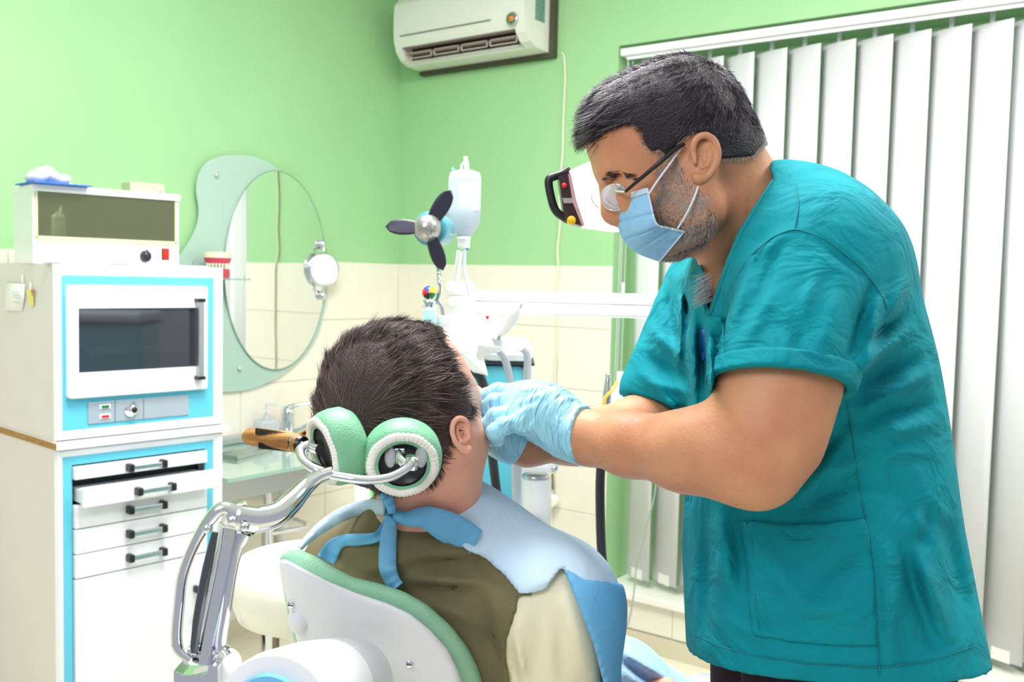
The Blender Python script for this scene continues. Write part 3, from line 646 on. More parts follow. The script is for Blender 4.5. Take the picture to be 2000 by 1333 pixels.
# instrument head with paper
th = thing('instrument_console', P(925, 650, 1.82), 'overlit white instrument head with a paper cover, above the aqua column', 'instrument tray')
m = MB(); fbox(m, 852, 617, 985, 668, 1.85, .09, .02); m.build('tray_housing', WHITE, th)
m = MB(); c = P(952, 620, 1.85); m.ball(c, .004, n=10, k=6); m.build('indicator_light', RED, th)
def sheet(name, px, par, d0, thick=.0012, m_=PAPER, seed=0):
    r_ = random.Random(seed); m = MB(); n = len(px)
    q = [P(x, y, d0 + r_.uniform(-.02, .02)) for x, y in px]; c = sum(q, Vector()) / n; c = c - FW * .02
    m.add([c] + q + [c - FW * thick] + [p - FW * thick for p in q], [(0, 1 + i, 1 + (i + 1) % n) for i in range(n)] + [(n + 1, n + 2 + (i + 1) % n, n + 2 + i) for i in range(n)] + [(1 + i, 1 + (i + 1) % n, n + 2 + (i + 1) % n, n + 2 + i) for i in range(n)])
    return m.build(name, m_, par)
sheet('paper_cover', [(856, 616), (900, 619), (960, 626), (992, 640), (975, 652), (995, 660), (985, 680), (968, 690), (940, 697), (936, 715), (953, 734), (925, 728), (900, 705), (880, 685), (850, 650)], th, 1.8, seed=3)
sheet('paper_cover', [(850, 640), (880, 640), (905, 690), (945, 700), (953, 733), (915, 722), (880, 690)], th, 1.78, seed=5)
m = MB(); fbox(m, 945, 682, 1032, 706, 1.98, .1, .012); m.build('lower_housing', WHITEM, th)
m = MB(); a = P(974, 656, 1.78); c = P(1010, 606, 1.72); m.tube([a, a.lerp(c, .2), a.lerp(c, .85), c, c.lerp(a, -.08)], [.006, .0105, .012, .008, .002], 16); ah = tag(m.build('air_syringe', WHITE), 'white air and water syringe pointing up right from the instrument head', 'handpiece')
m = MB(); m.tube([P(967, 667, 1.77), P(972, 661, 1.775)], .008, 12); m.build('collar', STEEL, ah)
m = MB(); m.tube([P(1016, 602, 1.715), P(1019, 594, 1.71)], .0025, 8); m.build('nozzle', STEEL, ah)
# saline bottle
iv = thing('saline_bottle', P(893, 550, 1.95), 'upside down clear saline bottle hung over the white arm joint', 'bottle')
bc = P(906, 468, 1.95); s_ = 1.95 / F; R = 32 * s_
def PZ(py, px=906, d=1.95): return P(px, py, d).z
prf = [(0, PZ(463)), (.35 * R, PZ(463)), (.45 * R, PZ(460)), (.92 * R, PZ(440)), (R, PZ(418)), (R, PZ(352)), (.9 * R, PZ(338)), (.4 * R, PZ(333)), (0, PZ(332))]
m = MB(); m.lathe([(r_, z_ - bc.z) for r_, z_ in prf], bc, n=32, ref=RT, ea=.62); m.build('bottle_body', mat('bottle_plastic', (226, 230, 240), .2, trans=.35, ior=1.15, alpha=.7), iv)
prf = [(0, PZ(462)), (.33 * R, PZ(462)), (.88 * R, PZ(440)), (.95 * R, PZ(418)), (.95 * R, PZ(405)), (0, PZ(405))]
m = MB(); m.lathe([(r_, z_ - bc.z) for r_, z_ in prf], bc, n=32, ref=RT, ea=.58); m.build('saline', mat('saline_tint', (206, 226, 240), .1, trans=.5, ior=1.2), iv)
m = MB(); fbox(m, 896, 358, 936, 410, 1.95 - R * .64, .0012, .0003); m.build('bottle_label', mat('label_white', (250, 250, 252), .6), iv)
m = MB(); m.lathe([(0, -.022), (R * .36, -.022), (R * .38, -.018), (R * .38, -.006), (R * .42, -.005), (R * .42, .0), (0, 0)], (bc.x, bc.y, PZ(463)), n=24); m.build('bottle_cap', WHITE, iv)
m = MB(); m.ball(P(912, 487, 1.93), .003, n=8, k=6); m.build('port_dot', BLUE, iv)
hk = P(909, 308, 1.95)
m = MB(); m.tube([P(911, 334, 1.95), P(911, 322, 1.95), P(909, 306, 1.95)], [.004, .005, .004], 10); m.tube([P(901, 334, 1.95), P(902, 322, 1.95), P(909, 318, 1.95), P(914, 326, 1.95), P(914, 334, 1.95)], .0022, 8, sub=3); m.build('hanging_loop', WHITE, iv)
m = MB(); m.tube([P(882, 329, 1.95), P(888, 337, 1.95)], .0035, 8); m.build('cyan_clip', mat('clip_cyan', (120, 210, 220), .4), iv)
m = MB(); m.tube([P(898, 490, 1.95), P(894, 522, 1.96), P(890, 552, 1.98)], .0062, 10, sub=3); m.build('mounting_rod', WHITE, iv)
m = MB(); m.tube([P(909, 488, 1.93), P(907, 520, 1.93), P(914, 560, 1.92), P(922, 590, 1.92), P(925, 618, 1.92)], .0035, 8, sub=4); m.build('drip_tube', mat('drip_tube', (214, 218, 226), .3, alpha=.8), iv)
# fan
fd = 1.8; fc = P(836, 446, fd)
fn = thing('clip_fan', P(850, 600, fd), 'small three-bladed aqua clip-on fan with a silver hub on a chrome gooseneck', 'fan')
fax = (-FW * .96 - RT * .18).normalized(); q = fax.to_track_quat('Z', 'Y').to_matrix()
m = MB(); m.lathe([(0, .030), (.010, .029), (.019, .023), (.0245, .012), (.026, .0), (.024, -.004), (0, -.004)], fc, fax, 32); m.build('hub', mat('hub_silver', (168, 166, 164), .3, .7), fn)
m = MB(); m.lathe([(0, -.008), (.030, -.008), (.033, -.014), (.033, -.02), (.030, -.09), (.022, -.112), (0, -.118)], fc + FW * .0, fax, 32); m.build('motor_housing', mat('motor_teal', (60, 150, 170), .3, coat=.4), fn)
BLADE = mat('fan_blade', (44, 42, 62), .38)
for ang, ln in ((178, .068), (58, .068), (-68, .070)):
    a = math.radians(ang); dx = RT * math.cos(a) + UP * math.sin(a); dy = fax.cross(dx).normalized(); dx = dy.cross(fax)
    G_ = []
    for i in range(9):
        t = i / 8; r_ = .014 + ln * t; w_ = (.0085 + .006 * math.sin(math.pi * min(1, t * .85 + .05))) * math.sqrt(max(0, 1 - t ** 7)) + .0005
        G_.append([fc + dx * r_ + dy * (w_ * (k / 3 - 1) ) + fax * (.002 + .005 * (k / 3 - 1) * (1 - .5 * t)) for k in range(7)])
    m = MB(); m.grid(G_, True, thick=-fax * .0018); m.build('blade', BLADE, fn)
m = MB(); m.tube([fc - fax * .06, P(858, 480, fd + .06), P(856, 515, fd + .03), P(858, 545, fd), P(858, 572, fd), P(851, 592, fd), P(843, 598, fd)], .0048, 10, sub=5); m.build('gooseneck', CHROME, fn)
m = MB(); m.tube([P(856, 588, fd), P(863, 600, fd), P(866, 622, fd)], .004, 8, sub=3); m.build('flex_tail', STEEL, fn)
# cup with coloured ball
cu = thing('aqua_cylinder', P(838, 650, 1.78), 'aqua cylinder holder with a chrome collar beside the fan gooseneck', 'holder')
m = MB(); vcyl(m, 838, 603, 680, 12.5, 1.78); m.build('holder_body', mat('aqua_light', (170, 228, 244), .3), cu)
m = MB(); vcyl(m, 838, 586, 603, 13, 1.78); m.build('chrome_collar', CHROME, cu)
bl = thing('coloured_ball', P(838, 586, 1.78), 'multicoloured pompom ball sitting in the chrome collar of the aqua cylinder', 'ball')
bcn = P(838, 572, 1.78); br = 13.5 * 1.78 / F
for k, (mm, a0) in enumerate(((YELLOW, 40), (GREENP, -40), (BLACK, -125), (RED, 175), (BLUE, 110))):
    a0_, a1_ = math.radians(a0 - 36), math.radians(a0 + 36)
    m = MB(); G_ = [[bcn + RT * (math.sin(ph) * math.cos(a0_ + (a1_ - a0_) * j / 4) * br) + UP * (math.sin(ph) * math.sin(a0_ + (a1_ - a0_) * j / 4) * br) - FW * (math.cos(ph) * br) for j in range(5)] for ph in np.linspace(0, math.pi, 12)]
    m.grid(G_, True); m.build('coloured_segment', mm, bl)
# hook holder on the wall
hw_ = thing('wall_hook', onB(1078, 970, .05), 'cream plastic holder hanging on the tiled wall beyond the unit', 'hook')
m = MB(); m.tube([onB(1079, 926, .05), onB(1079, 957, .05)], .005, 8); m.build('hanging_rod', mat('rod_olive', (110, 104, 60), .5), hw_)
m = MB(); m.tube([onB(1062, 940, .05), onB(1063, 962, .05), onB(1074, 972, .05), onB(1085, 975, .05), onB(1080, 985, .05), onB(1066, 996, .05)], [.006, .008, .014, .014, .012, .006], 12, sub=3); m.build('holder_cup', CREAMP, hw_)
# bracket table with bottles right of the gloves
dt = 1.9
tb = thing('bracket_tray', P(1200, 815, dt), 'white bracket tray behind the dentist forearm carrying bottles and tools', 'tray')
c = P(1205, 812, dt); M = yawM((c.x, c.y, c.z), TH)
m = MB(); m.box((-.10, -.08, -.012), (.22, .12, 0), .005, M=M); m.build('tray_top', WHITEM, tb)
m = MB(); c0 = P(1262, 815, 1.95); m.cyl(c0, Vector((c0.x, c0.y, P(1262, 905, 1.95).z)), .012); m.build('tray_stem', WHITEM, tb)
def stand(px, ytop, rpx, d, prof, name, mt, label, cat, sub=()):
    t = P(px, ytop, d).z; z0_ = c.z + .0008; b = P(px, 812, d); b.z = z0_; h = t - z0_; r = rpx * d / F
    m = MB(); m.lathe([(r * a_, h * k_) for a_, k_ in prof], b, n=24); o = tag(m.build(name, mt), label, cat)
    return o, b, h, r
o, b_, h_, r_ = stand(1213, 752, 22, 1.9, [(0, 0), (.95, 0), (1, .03), (1, .85), (.8, .95), (.4, 1.0), (0, 1.0)], 'white_bottle', WHITE, 'white bottle with a short cap on the bracket tray', 'bottle')
m = MB(); m.lathe([(0, .026), (.010, .026), (.0105, .024), (.0105, 0)], b_ + Vector((0, 0, h_)), n=20); m.build('bottle_cap', WHITE, o)
m = MB(); c1 = P(1213, 790, 1.9 - r_ - .0005); m.box((-.006, -.0005, -.003), (.006, .001, .003), M=yawM(c1, TH)); m.build('printed_mark', mat('mark_violet', (120, 110, 200), .5), o)
o, b2, h2, r2 = stand(1248, 742, 14, 1.98, [(0, 0), (.95, 0), (1, .03), (1, .97), (.95, 1), (0, 1.0)], 'white_canister', WHITE, 'plain white canister right of the capped bottle, partly behind the teal sleeve', 'canister')
a = P(1184, 812, 1.86); a.z = c.z + .001; t2 = P(1188, 734, 1.86)
m = MB(); m.tube([a, a.lerp(t2, .35), a.lerp(t2, .6), a.lerp(t2, .92), t2], [.008, .009, .0085, .0055, .0045], 14); m.ball(t2, .0058, n=10, k=8); hp = tag(m.build('turbine_handpiece', STEEL), 'steel dental turbine handpiece standing upright left of the white bottle', 'handpiece')
m = MB(); m.tube([P(1207, 745, 1.85), P(1196, 763, 1.84), P(1182, 778, 1.84), P(1177, 800, 1.85), P(1177, 812, 1.86)], .003, 8, sub=4); tag(m.build('yellow_tube', mat('tube_yellow', (236, 196, 70), .4)), 'thin yellow tube curling in front of the turbine handpiece', 'tube')
m = MB(); m.tube([P(1136, 800, 1.85), P(1137, 795, 1.85), P(1168, 797, 1.85)], .0028, 8); ws_ = tag(m.build('red_clip', RED), 'thin red clip at the left end of the bracket tray', 'clip')
m = MB(); a_ = P(1140, 802, 1.84); e_ = P(1172, 801, 1.84); m.tube([a_, e_], .006, 10); bs = tag(m.build('white_syringe', WHITE), 'small white syringe with a blue plunger lying on the bracket tray', 'syringe')
m = MB(); m.tube([P(1131, 802, 1.84), P(1140, 802, 1.84)], [.003, .006], 10); m.build('plunger', BLUE, bs)
# thin grey wire near the window
m = MB(); m.tube([onB(1283, 900, .25), onB(1279, 965, .25), onB(1265, 1020, .25), onB(1252, 1075, .25), onB(1243, 1105, .25), onB(1238, 1160, .25), onB(1228, 1215, .25), onB(1212, 1250, .25), onZ(1205, 1330, .01)], .0028, 8, sub=4)
tag(m.build('grey_wire', mat('wire_grey', (160, 168, 158), .5)), 'thin grey wire hanging down before the window sill', 'wire')
# cup behind the neck
m = MB(); vcyl(m, 722, 945, 1000, 30, 1.75); cp_ = tag(m.build('rinsing_cup', CREAMP), 'pale rinsing cup partly hidden behind the patient neck', 'cup')
m = MB(); vcyl(m, 738, 943, 975, 16, 1.70); m.build('green_liner', mat('liner_green', (130, 230, 140), .4), cp_)
# ------------------------------------------------------------ spittoon
sd0 = 1.62
sc = P(620, 1150, sd0); zt_ = P(600, 1095, sd0).z
sp_ = thing('spittoon', (sc.x, sc.y, 0), 'cream spittoon bowl behind the left side of the chair back', 'basin')
Rb = 165 * sd0 / F
m = MB(); m.lathe([(0, -.075), (Rb * .25, -.072), (Rb * .6, -.035), (Rb * .74, -.012), (Rb * .80, .0), (Rb * .92, .003), (Rb, -.012), (Rb * 1.01, -.045), (Rb * .92, -.085), (Rb * .6, -.105), (0, -.11)], (sc.x, sc.y, zt_), n=64); m.build('bowl', CREAMP, sp_)
m = MB(); m.lathe([(0, 0), (Rb * .5, 0), (Rb * .42, .12), (Rb * .38, zt_ - .1)], (sc.x + RT.x * .06, sc.y + RT.y * .06, 0), n=32); m.build('pedestal', CREAMP, sp_)
ch_ = P(722, 1000, 1.75); m = MB(); m.lathe([(0, 0), (.032, 0), (.032, .004), (0, .004)], (ch_.x, ch_.y, ch_.z - .0045), n=24); m.tube([Vector((ch_.x, ch_.y, ch_.z - .004)), Vector((ch_.x, ch_.y, zt_ - .05)), Vector((sc.x, sc.y, zt_ - .09))], .012, 12, sub=4); m.build('cup_holder', CREAMP, sp_)
lg_ = P(539, 1230, sd0); m = MB(); m.cyl((lg_.x, lg_.y, 0), (lg_.x, lg_.y, zt_ - .08), .006, n=12); m.build('support_rod', mat('rod_brownish', (150, 134, 116), .3, .7), sp_)
lb = P(564, 1265, 1.3)
# ------------------------------------------------------------ operating lamp
ld = 1.48
lm = thing('operating_lamp', P(1160, 445, ld), 'lit dental operating lamp with a black side handle, behind the dentist face', 'lamp')
def LP(px, py, dd=0): return P(px, py, ld + dd)
face = [(1113, 333), (1160, 312), (1215, 300), (1240, 360), (1240, 448), (1205, 449), (1139, 440), (1122, 395)]
m = MB(); m.prism([LP(x, y, -.02) for x, y in face], FW * .07); m.build('lamp_housing', LAMPG, lm)
m = MB(); m.prism([LP(x, y, -.022) for x, y in ((1110, 340), (1115, 339), (1126, 392), (1142, 440), (1137, 441), (1119, 396))], FW * .06); m.build('bezel', mat('bezel_mauve', (196, 150, 156), .4), lm)
m = MB(); m.prism([LP(x, y, -.015) for x, y in ((1091, 344), (1114, 337), (1121, 380), (1137, 442), (1104, 432), (1098, 395))], FW * .045); m.build('control_side', BROWNH, lm)
m = MB(); m.tube([LP(1113, 331), LP(1098, 340), LP(1080, 346), LP(1072, 352), LP(1073, 370), LP(1080, 400), LP(1088, 415), LP(1100, 424), LP(1110, 430)], .0065, 12, sub=4); m.build('handle', BLACK, lm)
m = MB(); m.prism([LP(x, y, -.019) for x, y in ((1098, 387), (1119, 387), (1121, 397), (1101, 397))], FW * .006); m.build('grey_band', ALU, lm)
for (x, y), mm, r_, nm in (((1102, 363), RED, .0038, 'red_button'), ((1116, 431), YELLOW, .0068, 'yellow_knob')):
    m = MB(); m.lathe([(0, .006), (r_ * .8, .006), (r_, .004), (r_, -.002)], LP(x, y, -.016), -FW, 18); m.build(nm, mm, lm)
m = MB(); m.tube([P(1308, 592, 1.86), P(1326, 560, 1.8), P(1330, 515, 1.74), P(1322, 440, 1.66), P(1290, 395, 1.58), P(1235, 385, 1.5)], [.016, .017, .018, .017, .016, .014], 14, sub=5); m.build('lamp_arm', mat('arm_white', (226, 228, 236), .35), lm)
sl_ = bpy.data.lights.new('lamp_beam', 'SPOT'); sl_.energy = 16; sl_.spot_size = math.radians(50); sl_.spot_blend = .5; sl_.shadow_soft_size = .05; sl_.color = (1, .97, .92)
so = bpy.data.objects.new('lamp_beam', sl_); scene.collection.objects.link(so); lp_ = P(1168, 410, ld - .1); so.location = lp_
so.rotation_euler = (P(960, 740, 1.4) - lp_).to_track_quat('-Z', 'Y').to_euler()
# ============================================================ IMPLICIT SURFACES (for the people and cloth)
f32 = np.float32
def Q(px, py, d): return np.array([(px - 1000) / F * d, (666.5 - py) / F * d, d])
def nrm(v): v = np.asarray(v, float); return v / (np.linalg.norm(v) + 1e-12)
class Sdf:
    def __init__(s, lo, hi, h):
        s.lo = np.array(lo, float); s.h = h; s.n = np.ceil((np.array(hi) - s.lo) / h).astype(int) + 1
        s.ax = [(s.lo[i] + h * np.arange(s.n[i])).astype(f32) for i in range(3)]
        s.f = np.full(tuple(s.n), .4, f32)
    def sl(s, lo, hi):
        a = np.clip(np.floor((np.array(lo) - s.lo) / s.h).astype(int), 0, s.n); b = np.clip(np.ceil((np.array(hi) - s.lo) / s.h).astype(int) + 1, 0, s.n)
        return tuple(slice(int(x), int(y)) for x, y in zip(a, b))
    def g(s, sl): return s.ax[0][sl[0]][:, None, None], s.ax[1][sl[1]][None, :, None], s.ax[2][sl[2]][None, None, :]
    def comb(s, sl, d, k, op):
        f = s.f[sl]
        if f.size == 0: return
        if op == 'u':
            if k <= 0: s.f[sl] = np.minimum(f, d)
            else:
                h = np.clip(.5 + .5 * (f - d) / k, 0, 1); s.f[sl] = d * h + f * (1 - h) - k * h * (1 - h)
        elif op == 's':
            if k <= 0: s.f[sl] = np.maximum(f, -d)
            else:
                h = np.clip(.5 - .5 * (f + d) / k, 0, 1); s.f[sl] = f * (1 - h) - d * h + k * h * (1 - h)
    def rc(s, a, b, ra, rb, k=.01, op='u'):
        a = np.asarray(a, float); b = np.asarray(b, float); m = max(ra, rb) + k + 3 * s.h
        sl = s.sl(np.minimum(a, b) - m, np.maximum(a, b) + m); X, Y, Z = s.g(sl); ba = b - a; L = float(ba @ ba) + 1e-12
        t = np.clip(((X - a[0]) * ba[0] + (Y - a[1]) * ba[1] + (Z - a[2]) * ba[2]) / L, 0, 1)
        d = np.sqrt((X - a[0] - t * ba[0]) ** 2 + (Y - a[1] - t * ba[1]) ** 2 + (Z - a[2] - t * ba[2]) ** 2) - (ra + (rb - ra) * t)
        s.comb(sl, d.astype(f32), k, op); return s
    def ch(s, pts, k=.008, op='u'):
        for (a, ra), (b, rb) in zip(pts[:-1], pts[1:]): s.rc(a, b, ra, rb, k, op)
        return s
    def ell(s, c, r, R=None, k=.01, op='u'):
        c = np.asarray(c, float); r = np.asarray(r, float); m = max(r) + k + 3 * s.h
        sl = s.sl(c - m, c + m); X, Y, Z = s.g(sl); x, y, z = X - c[0], Y - c[1], Z - c[2]
        if R is not None: R = np.asarray(R); x, y, z = (x * R[0][i] + y * R[1][i] + z * R[2][i] for i in range(3))
        k0 = np.sqrt((x / r[0]) ** 2 + (y / r[1]) ** 2 + (z / r[2]) ** 2); k1 = np.sqrt((x / r[0] ** 2) ** 2 + (y / r[1] ** 2) ** 2 + (z / r[2] ** 2) ** 2) + 1e-9
        s.comb(sl, (k0 * (k0 - 1) / k1).astype(f32), k, op); return s
    def all(s): return tuple(slice(0, int(x)) for x in s.n)
    def pix(s, sl=None):
        X, Y, Z = s.g(sl or s.all()); return 1000 + X / Z * F, 666.5 - Y / Z * F, Z
    def cut(s, p, n):  # keep the side opposite to n
        n = nrm(n); X, Y, Z = s.g(s.all()); s.f = np.maximum(s.f, ((X - p[0]) * n[0] + (Y - p[1]) * n[1] + (Z - p[2]) * n[2]).astype(f32)); return s
    def region(s, poly, d=1.2, rr=0):
        PX, PY, Z = s.pix(); PX, PY = np.broadcast_arrays(PX, PY)
        return (polymap(poly)(PX, PY) * (d / F)).astype(f32)
    def folds(s, L):
        PX, PY, Z = s.pix(); PX, PY = np.broadcast_arrays(PX, PY)
        for x0, y0, x1, y1, wd, am in L:
            # slice bounding to save time
            vx, vy = x1 - x0, y1 - y0; LL = vx * vx + vy * vy
            t = ((PX - x0) * vx + (PY - y0) * vy) / LL; tc = np.clip(t, 0, 1)
            e = np.exp(-(((PX - x0 - tc * vx) ** 2 + (PY - y0 - tc * vy) ** 2) / (wd * wd))) * (.25 + .75 * np.sin(np.pi * np.clip(t, 0, 1)))
            s.f -= (am * e * getattr(s, 'fm', 1.9)).astype(f32)
        return s
    def copy(s):
        o = object.__new__(Sdf); o.__dict__ = dict(s.__dict__); o.f = s.f.copy(); return o
    def mesh(s, level=0.0): return nets(s.f - level, s.lo, s.h)
def polymap(poly):
    P_ = np.array(poly, float); lo = P_.min(0) - 120; hi = P_.max(0) + 120; st = 3.0
    xs = np.arange(lo[0], hi[0], st); ys = np.arange(lo[1], hi[1], st); X, Y = np.meshgrid(xs, ys, indexing='ij')
    d = np.full(X.shape, 1e9); ins = np.zeros(X.shape, bool); n = len(P_)
    for i in range(n):
        a, b = P_[i], P_[(i + 1) % n]; e = b - a; t = np.clip(((X - a[0]) * e[0] + (Y - a[1]) * e[1]) / (e @ e + 1e-9), 0, 1)
        d = np.minimum(d, (X - a[0] - t * e[0]) ** 2 + (Y - a[1] - t * e[1]) ** 2)
        c = (a[1] > Y) != (b[1] > Y)
        ins ^= c & (X < (b[0] - a[0]) * (Y - a[1]) / (b[1] - a[1] + 1e-12) + a[0])
    D = np.sqrt(d) * np.where(ins, -1, 1)
    def f(px, py):
        fx = np.clip((px - lo[0]) / st, 0, len(xs) - 1.001); fy = np.clip((py - lo[1]) / st, 0, len(ys) - 1.001); ix = fx.astype(int); iy = fy.astype(int); tx = fx - ix; ty = fy - iy
        return (D[ix, iy] * (1 - tx) + D[ix + 1, iy] * tx) * (1 - ty) + (D[ix, iy + 1] * (1 - tx) + D[ix + 1, iy + 1] * tx) * ty
    return f
def inpoly(poly, px, py): return polymap(poly)(px, py) < 0
def nets(f, lo, h):
    s = f < 0; c = [s[i:f.shape[0] - 1 + i, j:f.shape[1] - 1 + j, k:f.shape[2] - 1 + k] for i in (0, 1) for j in (0, 1) for k in (0, 1)]
    an = c[0].copy(); al = c[0].copy()
    for q in c[1:]: an |= q; al &= q
    I = np.argwhere(an & ~al); idx = np.full(an.shape, -1, np.int32); idx[tuple(I.T)] = np.arange(len(I))
    cs = [(i, j, k) for i in (0, 1) for j in (0, 1) for k in (0, 1)]; val = [f[I[:, 0] + a, I[:, 1] + b, I[:, 2] + e] for a, b, e in cs]
    acc = np.zeros((len(I), 3)); cnt = np.zeros(len(I))
    for a in range(8):
        for b in range(a + 1, 8):
            df = [cs[b][q] - cs[a][q] for q in range(3)]
            if sum(abs(x) for x in df) != 1: continue
            m_ = (val[a] < 0) != (val[b] < 0); t = np.where(m_, val[a] / np.where(m_, val[a] - val[b], 1), 0)
            for q in range(3): acc[:, q] += np.where(m_, cs[a][q] + t * df[q], 0)
            cnt += m_
    V = (I + acc / cnt[:, None]) * h + lo; Fs = []
    for ax in range(3):
        u, v = (ax + 1) % 3, (ax + 2) % 3
        A = [slice(None)] * 3; B = [slice(None)] * 3; A[ax] = slice(0, -1); B[ax] = slice(1, None)
        sa_, sb_ = s[tuple(A)], s[tuple(B)]; E = np.argwhere(sa_ != sb_); E = E[(E[:, u] > 0) & (E[:, v] > 0) & (E[:, u] < f.shape[u] - 1) & (E[:, v] < f.shape[v] - 1)]
        if len(E) == 0: continue
        sg_ = sa_[tuple(E.T)]; q = []
        for du_, dv_ in ((-1, -1), (0, -1), (0, 0), (-1, 0)):
            e = E.copy(); e[:, u] += du_; e[:, v] += dv_; q.append(idx[tuple(e.T)])
        q = np.stack(q, 1); q[~sg_] = q[~sg_][:, ::-1]; Fs.append(q)
    return V, (np.concatenate(Fs) if Fs else np.zeros((0, 4), int))
RN = np.array(RM); CN = np.array(CAM)
def W(V):
    V = np.asarray(V, float).reshape(-1, 3); return (V * np.array([1, 1, -1])) @ RN.T + CN
def relax(V, Fq, it=1, lam=.5):
    if it == 0 or len(V) == 0: return V
    e = np.concatenate([Fq[:, [i, (i + 1) % 4]] for i in range(4)]); e = np.concatenate([e, e[:, ::-1]])
    cnt = np.bincount(e[:, 0], minlength=len(V))[:, None] + 1e-9
    for _ in range(it):
        acc = np.stack([np.bincount(e[:, 0], V[e[:, 1], q], minlength=len(V)) for q in range(3)], 1); V = V + lam * (acc / cnt - V)
    return V
def nbuild(name, VF, m_, parent=None, it=2, origin=None, cams=True):
    """VF: list of (verts in camera frame, quads)"""
    if isinstance(VF, tuple): VF = [VF]
    Vs = []; Fs = []; o = 0
    for V, q in VF: V = relax(V, q, it); Vs.append(V); Fs.append(q[:, ::-1] + o); o += len(V)
    V = W(np.concatenate(Vs)) if cams else np.concatenate(Vs); Fq = np.concatenate(Fs)
    if parent is not None: o_ = np.array(parent['_o'])
    elif origin is not None: o_ = np.array(origin)
    else: o_ = np.array([V[:, 0].mean(), V[:, 1].mean(), V[:, 2].min()])
    me = bpy.data.meshes.new(name); V = V - o_; K = Fq.shape[1]
    me.vertices.add(len(V)); me.vertices.foreach_set('co', V.ravel().astype(f32)); me.loops.add(K * len(Fq)); me.loops.foreach_set('vertex_index', Fq.ravel().astype(np.int32))
    me.polygons.add(len(Fq)); me.polygons.foreach_set('loop_start', np.arange(0, K * len(Fq), K, dtype=np.int32)); me.update(calc_edges=True); me.validate()
    me.polygons.foreach_set('use_smooth', np.ones(len(me.polygons), bool)); me.materials.append(m_); me.update()
    ob = bpy.data.objects.new(name, me); scene.collection.objects.link(ob); ob['_o'] = [float(x) for x in o_]
    if parent is not None: ob.parent = parent
    else: ob.location = o_
    return ob
def vnorm(V, Fq):
    a = V[Fq[:, 2]] - V[Fq[:, 0]]; b = V[Fq[:, 3]] - V[Fq[:, 1]]; n = np.cross(a, b); N = np.zeros_like(V)
    for q in range(4): np.add.at(N, Fq[:, q], n)
    return N / (np.linalg.norm(N, axis=1, keepdims=True) + 1e-12)
def wob(p, f_, s_): return np.stack([np.sin(p @ np.array(a) * f_ + s_ + i) for i, a in enumerate(((1, .7, .3), (-.4, 1, .6), (.5, -.3, 1)))], -1)
def strands(name, m_, parent, roots, nrms, dirs, length, rad, lift=.5, bend=.0, curl=.25, nseg=4, seed=1, down=None, tip=.15, group=None):
    g_ = np.random.default_rng(seed); n = len(roots); L = length * (1 + g_.uniform(-.35, .25, n)) if np.isscalar(length) else length
    d = dirs - nrms * np.sum(dirs * nrms, 1, keepdims=True); d /= np.linalg.norm(d, axis=1, keepdims=True) + 1e-9
    cl = wob(roots, 160, seed) * curl + wob(roots, 420, seed + 5) * curl * .6 + g_.normal(0, curl * .35, (n, 3))
    step = L[:, None] / nseg; p = roots - nrms * .001; pts = [p]
    for i in range(nseg):
        t = i / nseg; v = d + nrms * (lift * (1 - t) - bend * t) + cl * (.4 + t)
        if down is not None: v = v + np.asarray(down) * t
        v /= np.linalg.norm(v, axis=1, keepdims=True); p = p + v * step; pts.append(p)
    pts = np.stack(pts, 1); tg = np.gradient(pts, axis=1); tg /= np.linalg.norm(tg, axis=2, keepdims=True) + 1e-9
    rf = np.cross(tg, nrms[:, None, :]); rf /= np.linalg.norm(rf, axis=2, keepdims=True) + 1e-9; r2 = np.cross(tg, rf)
    rr_ = rad * (1 - (1 - tip) * (np.arange(nseg + 1) / nseg) ** 1.5)[None, :, None]
    ringv = [pts + rr_ * (rf * math.cos(a) + r2 * math.sin(a)) for a in (0, 2.094, 4.189)]
    V = np.stack(ringv, 2).reshape(n, (nseg + 1) * 3, 3); base = (np.arange(n) * (nseg + 1) * 3)[:, None]; fs = []
    for i in range(nseg):
        for k in range(3):
            k2 = (k + 1) % 3; fs.append(np.stack([base[:, 0] + i * 3 + k, base[:, 0] + i * 3 + k2, base[:, 0] + (i + 1) * 3 + k2, base[:, 0] + (i + 1) * 3 + k], 1))
    o = nbuild(name, (V.reshape(-1, 3), np.concatenate(fs)), m_, parent, it=0); o['kind'] = 'stuff'; return o
def pick(V, N, Fq, n, fn, seed=0):
    g_ = np.random.default_rng(seed); A_ = []; B_ = []; c = V[Fq].mean(1); cn = N[Fq].mean(1); cn /= np.linalg.norm(cn, axis=1, keepdims=True) + 1e-9
    cx, cy = 1000 + c[:, 0] / c[:, 2] * F, 666.5 - c[:, 1] / c[:, 2] * F; keep = np.zeros(len(Fq), bool)
    for _ in range(4): keep |= fn(cx, cy, c, cn, g_)
    Fq = Fq[keep]; tot = 0
    if len(Fq) == 0: return np.zeros((0, 3)), np.zeros((0, 3))
    for _ in range(12):
        i = g_.integers(0, len(Fq), n); w_ = g_.dirichlet((1, 1, 1, 1), len(i))
        p = (V[Fq[i]] * w_[:, :, None]).sum(1); nn = (N[Fq[i]] * w_[:, :, None]).sum(1); nn /= np.linalg.norm(nn, axis=1, keepdims=True)
        px = 1000 + p[:, 0] / p[:, 2] * F; py = 666.5 - p[:, 1] / p[:, 2] * F; k = fn(px, py, p, nn, g_)
        A_.append(p[k]); B_.append(nn[k]); tot += int(k.sum())
        if tot >= n: break
    return np.concatenate(A_)[:n], np.concatenate(B_)[:n]
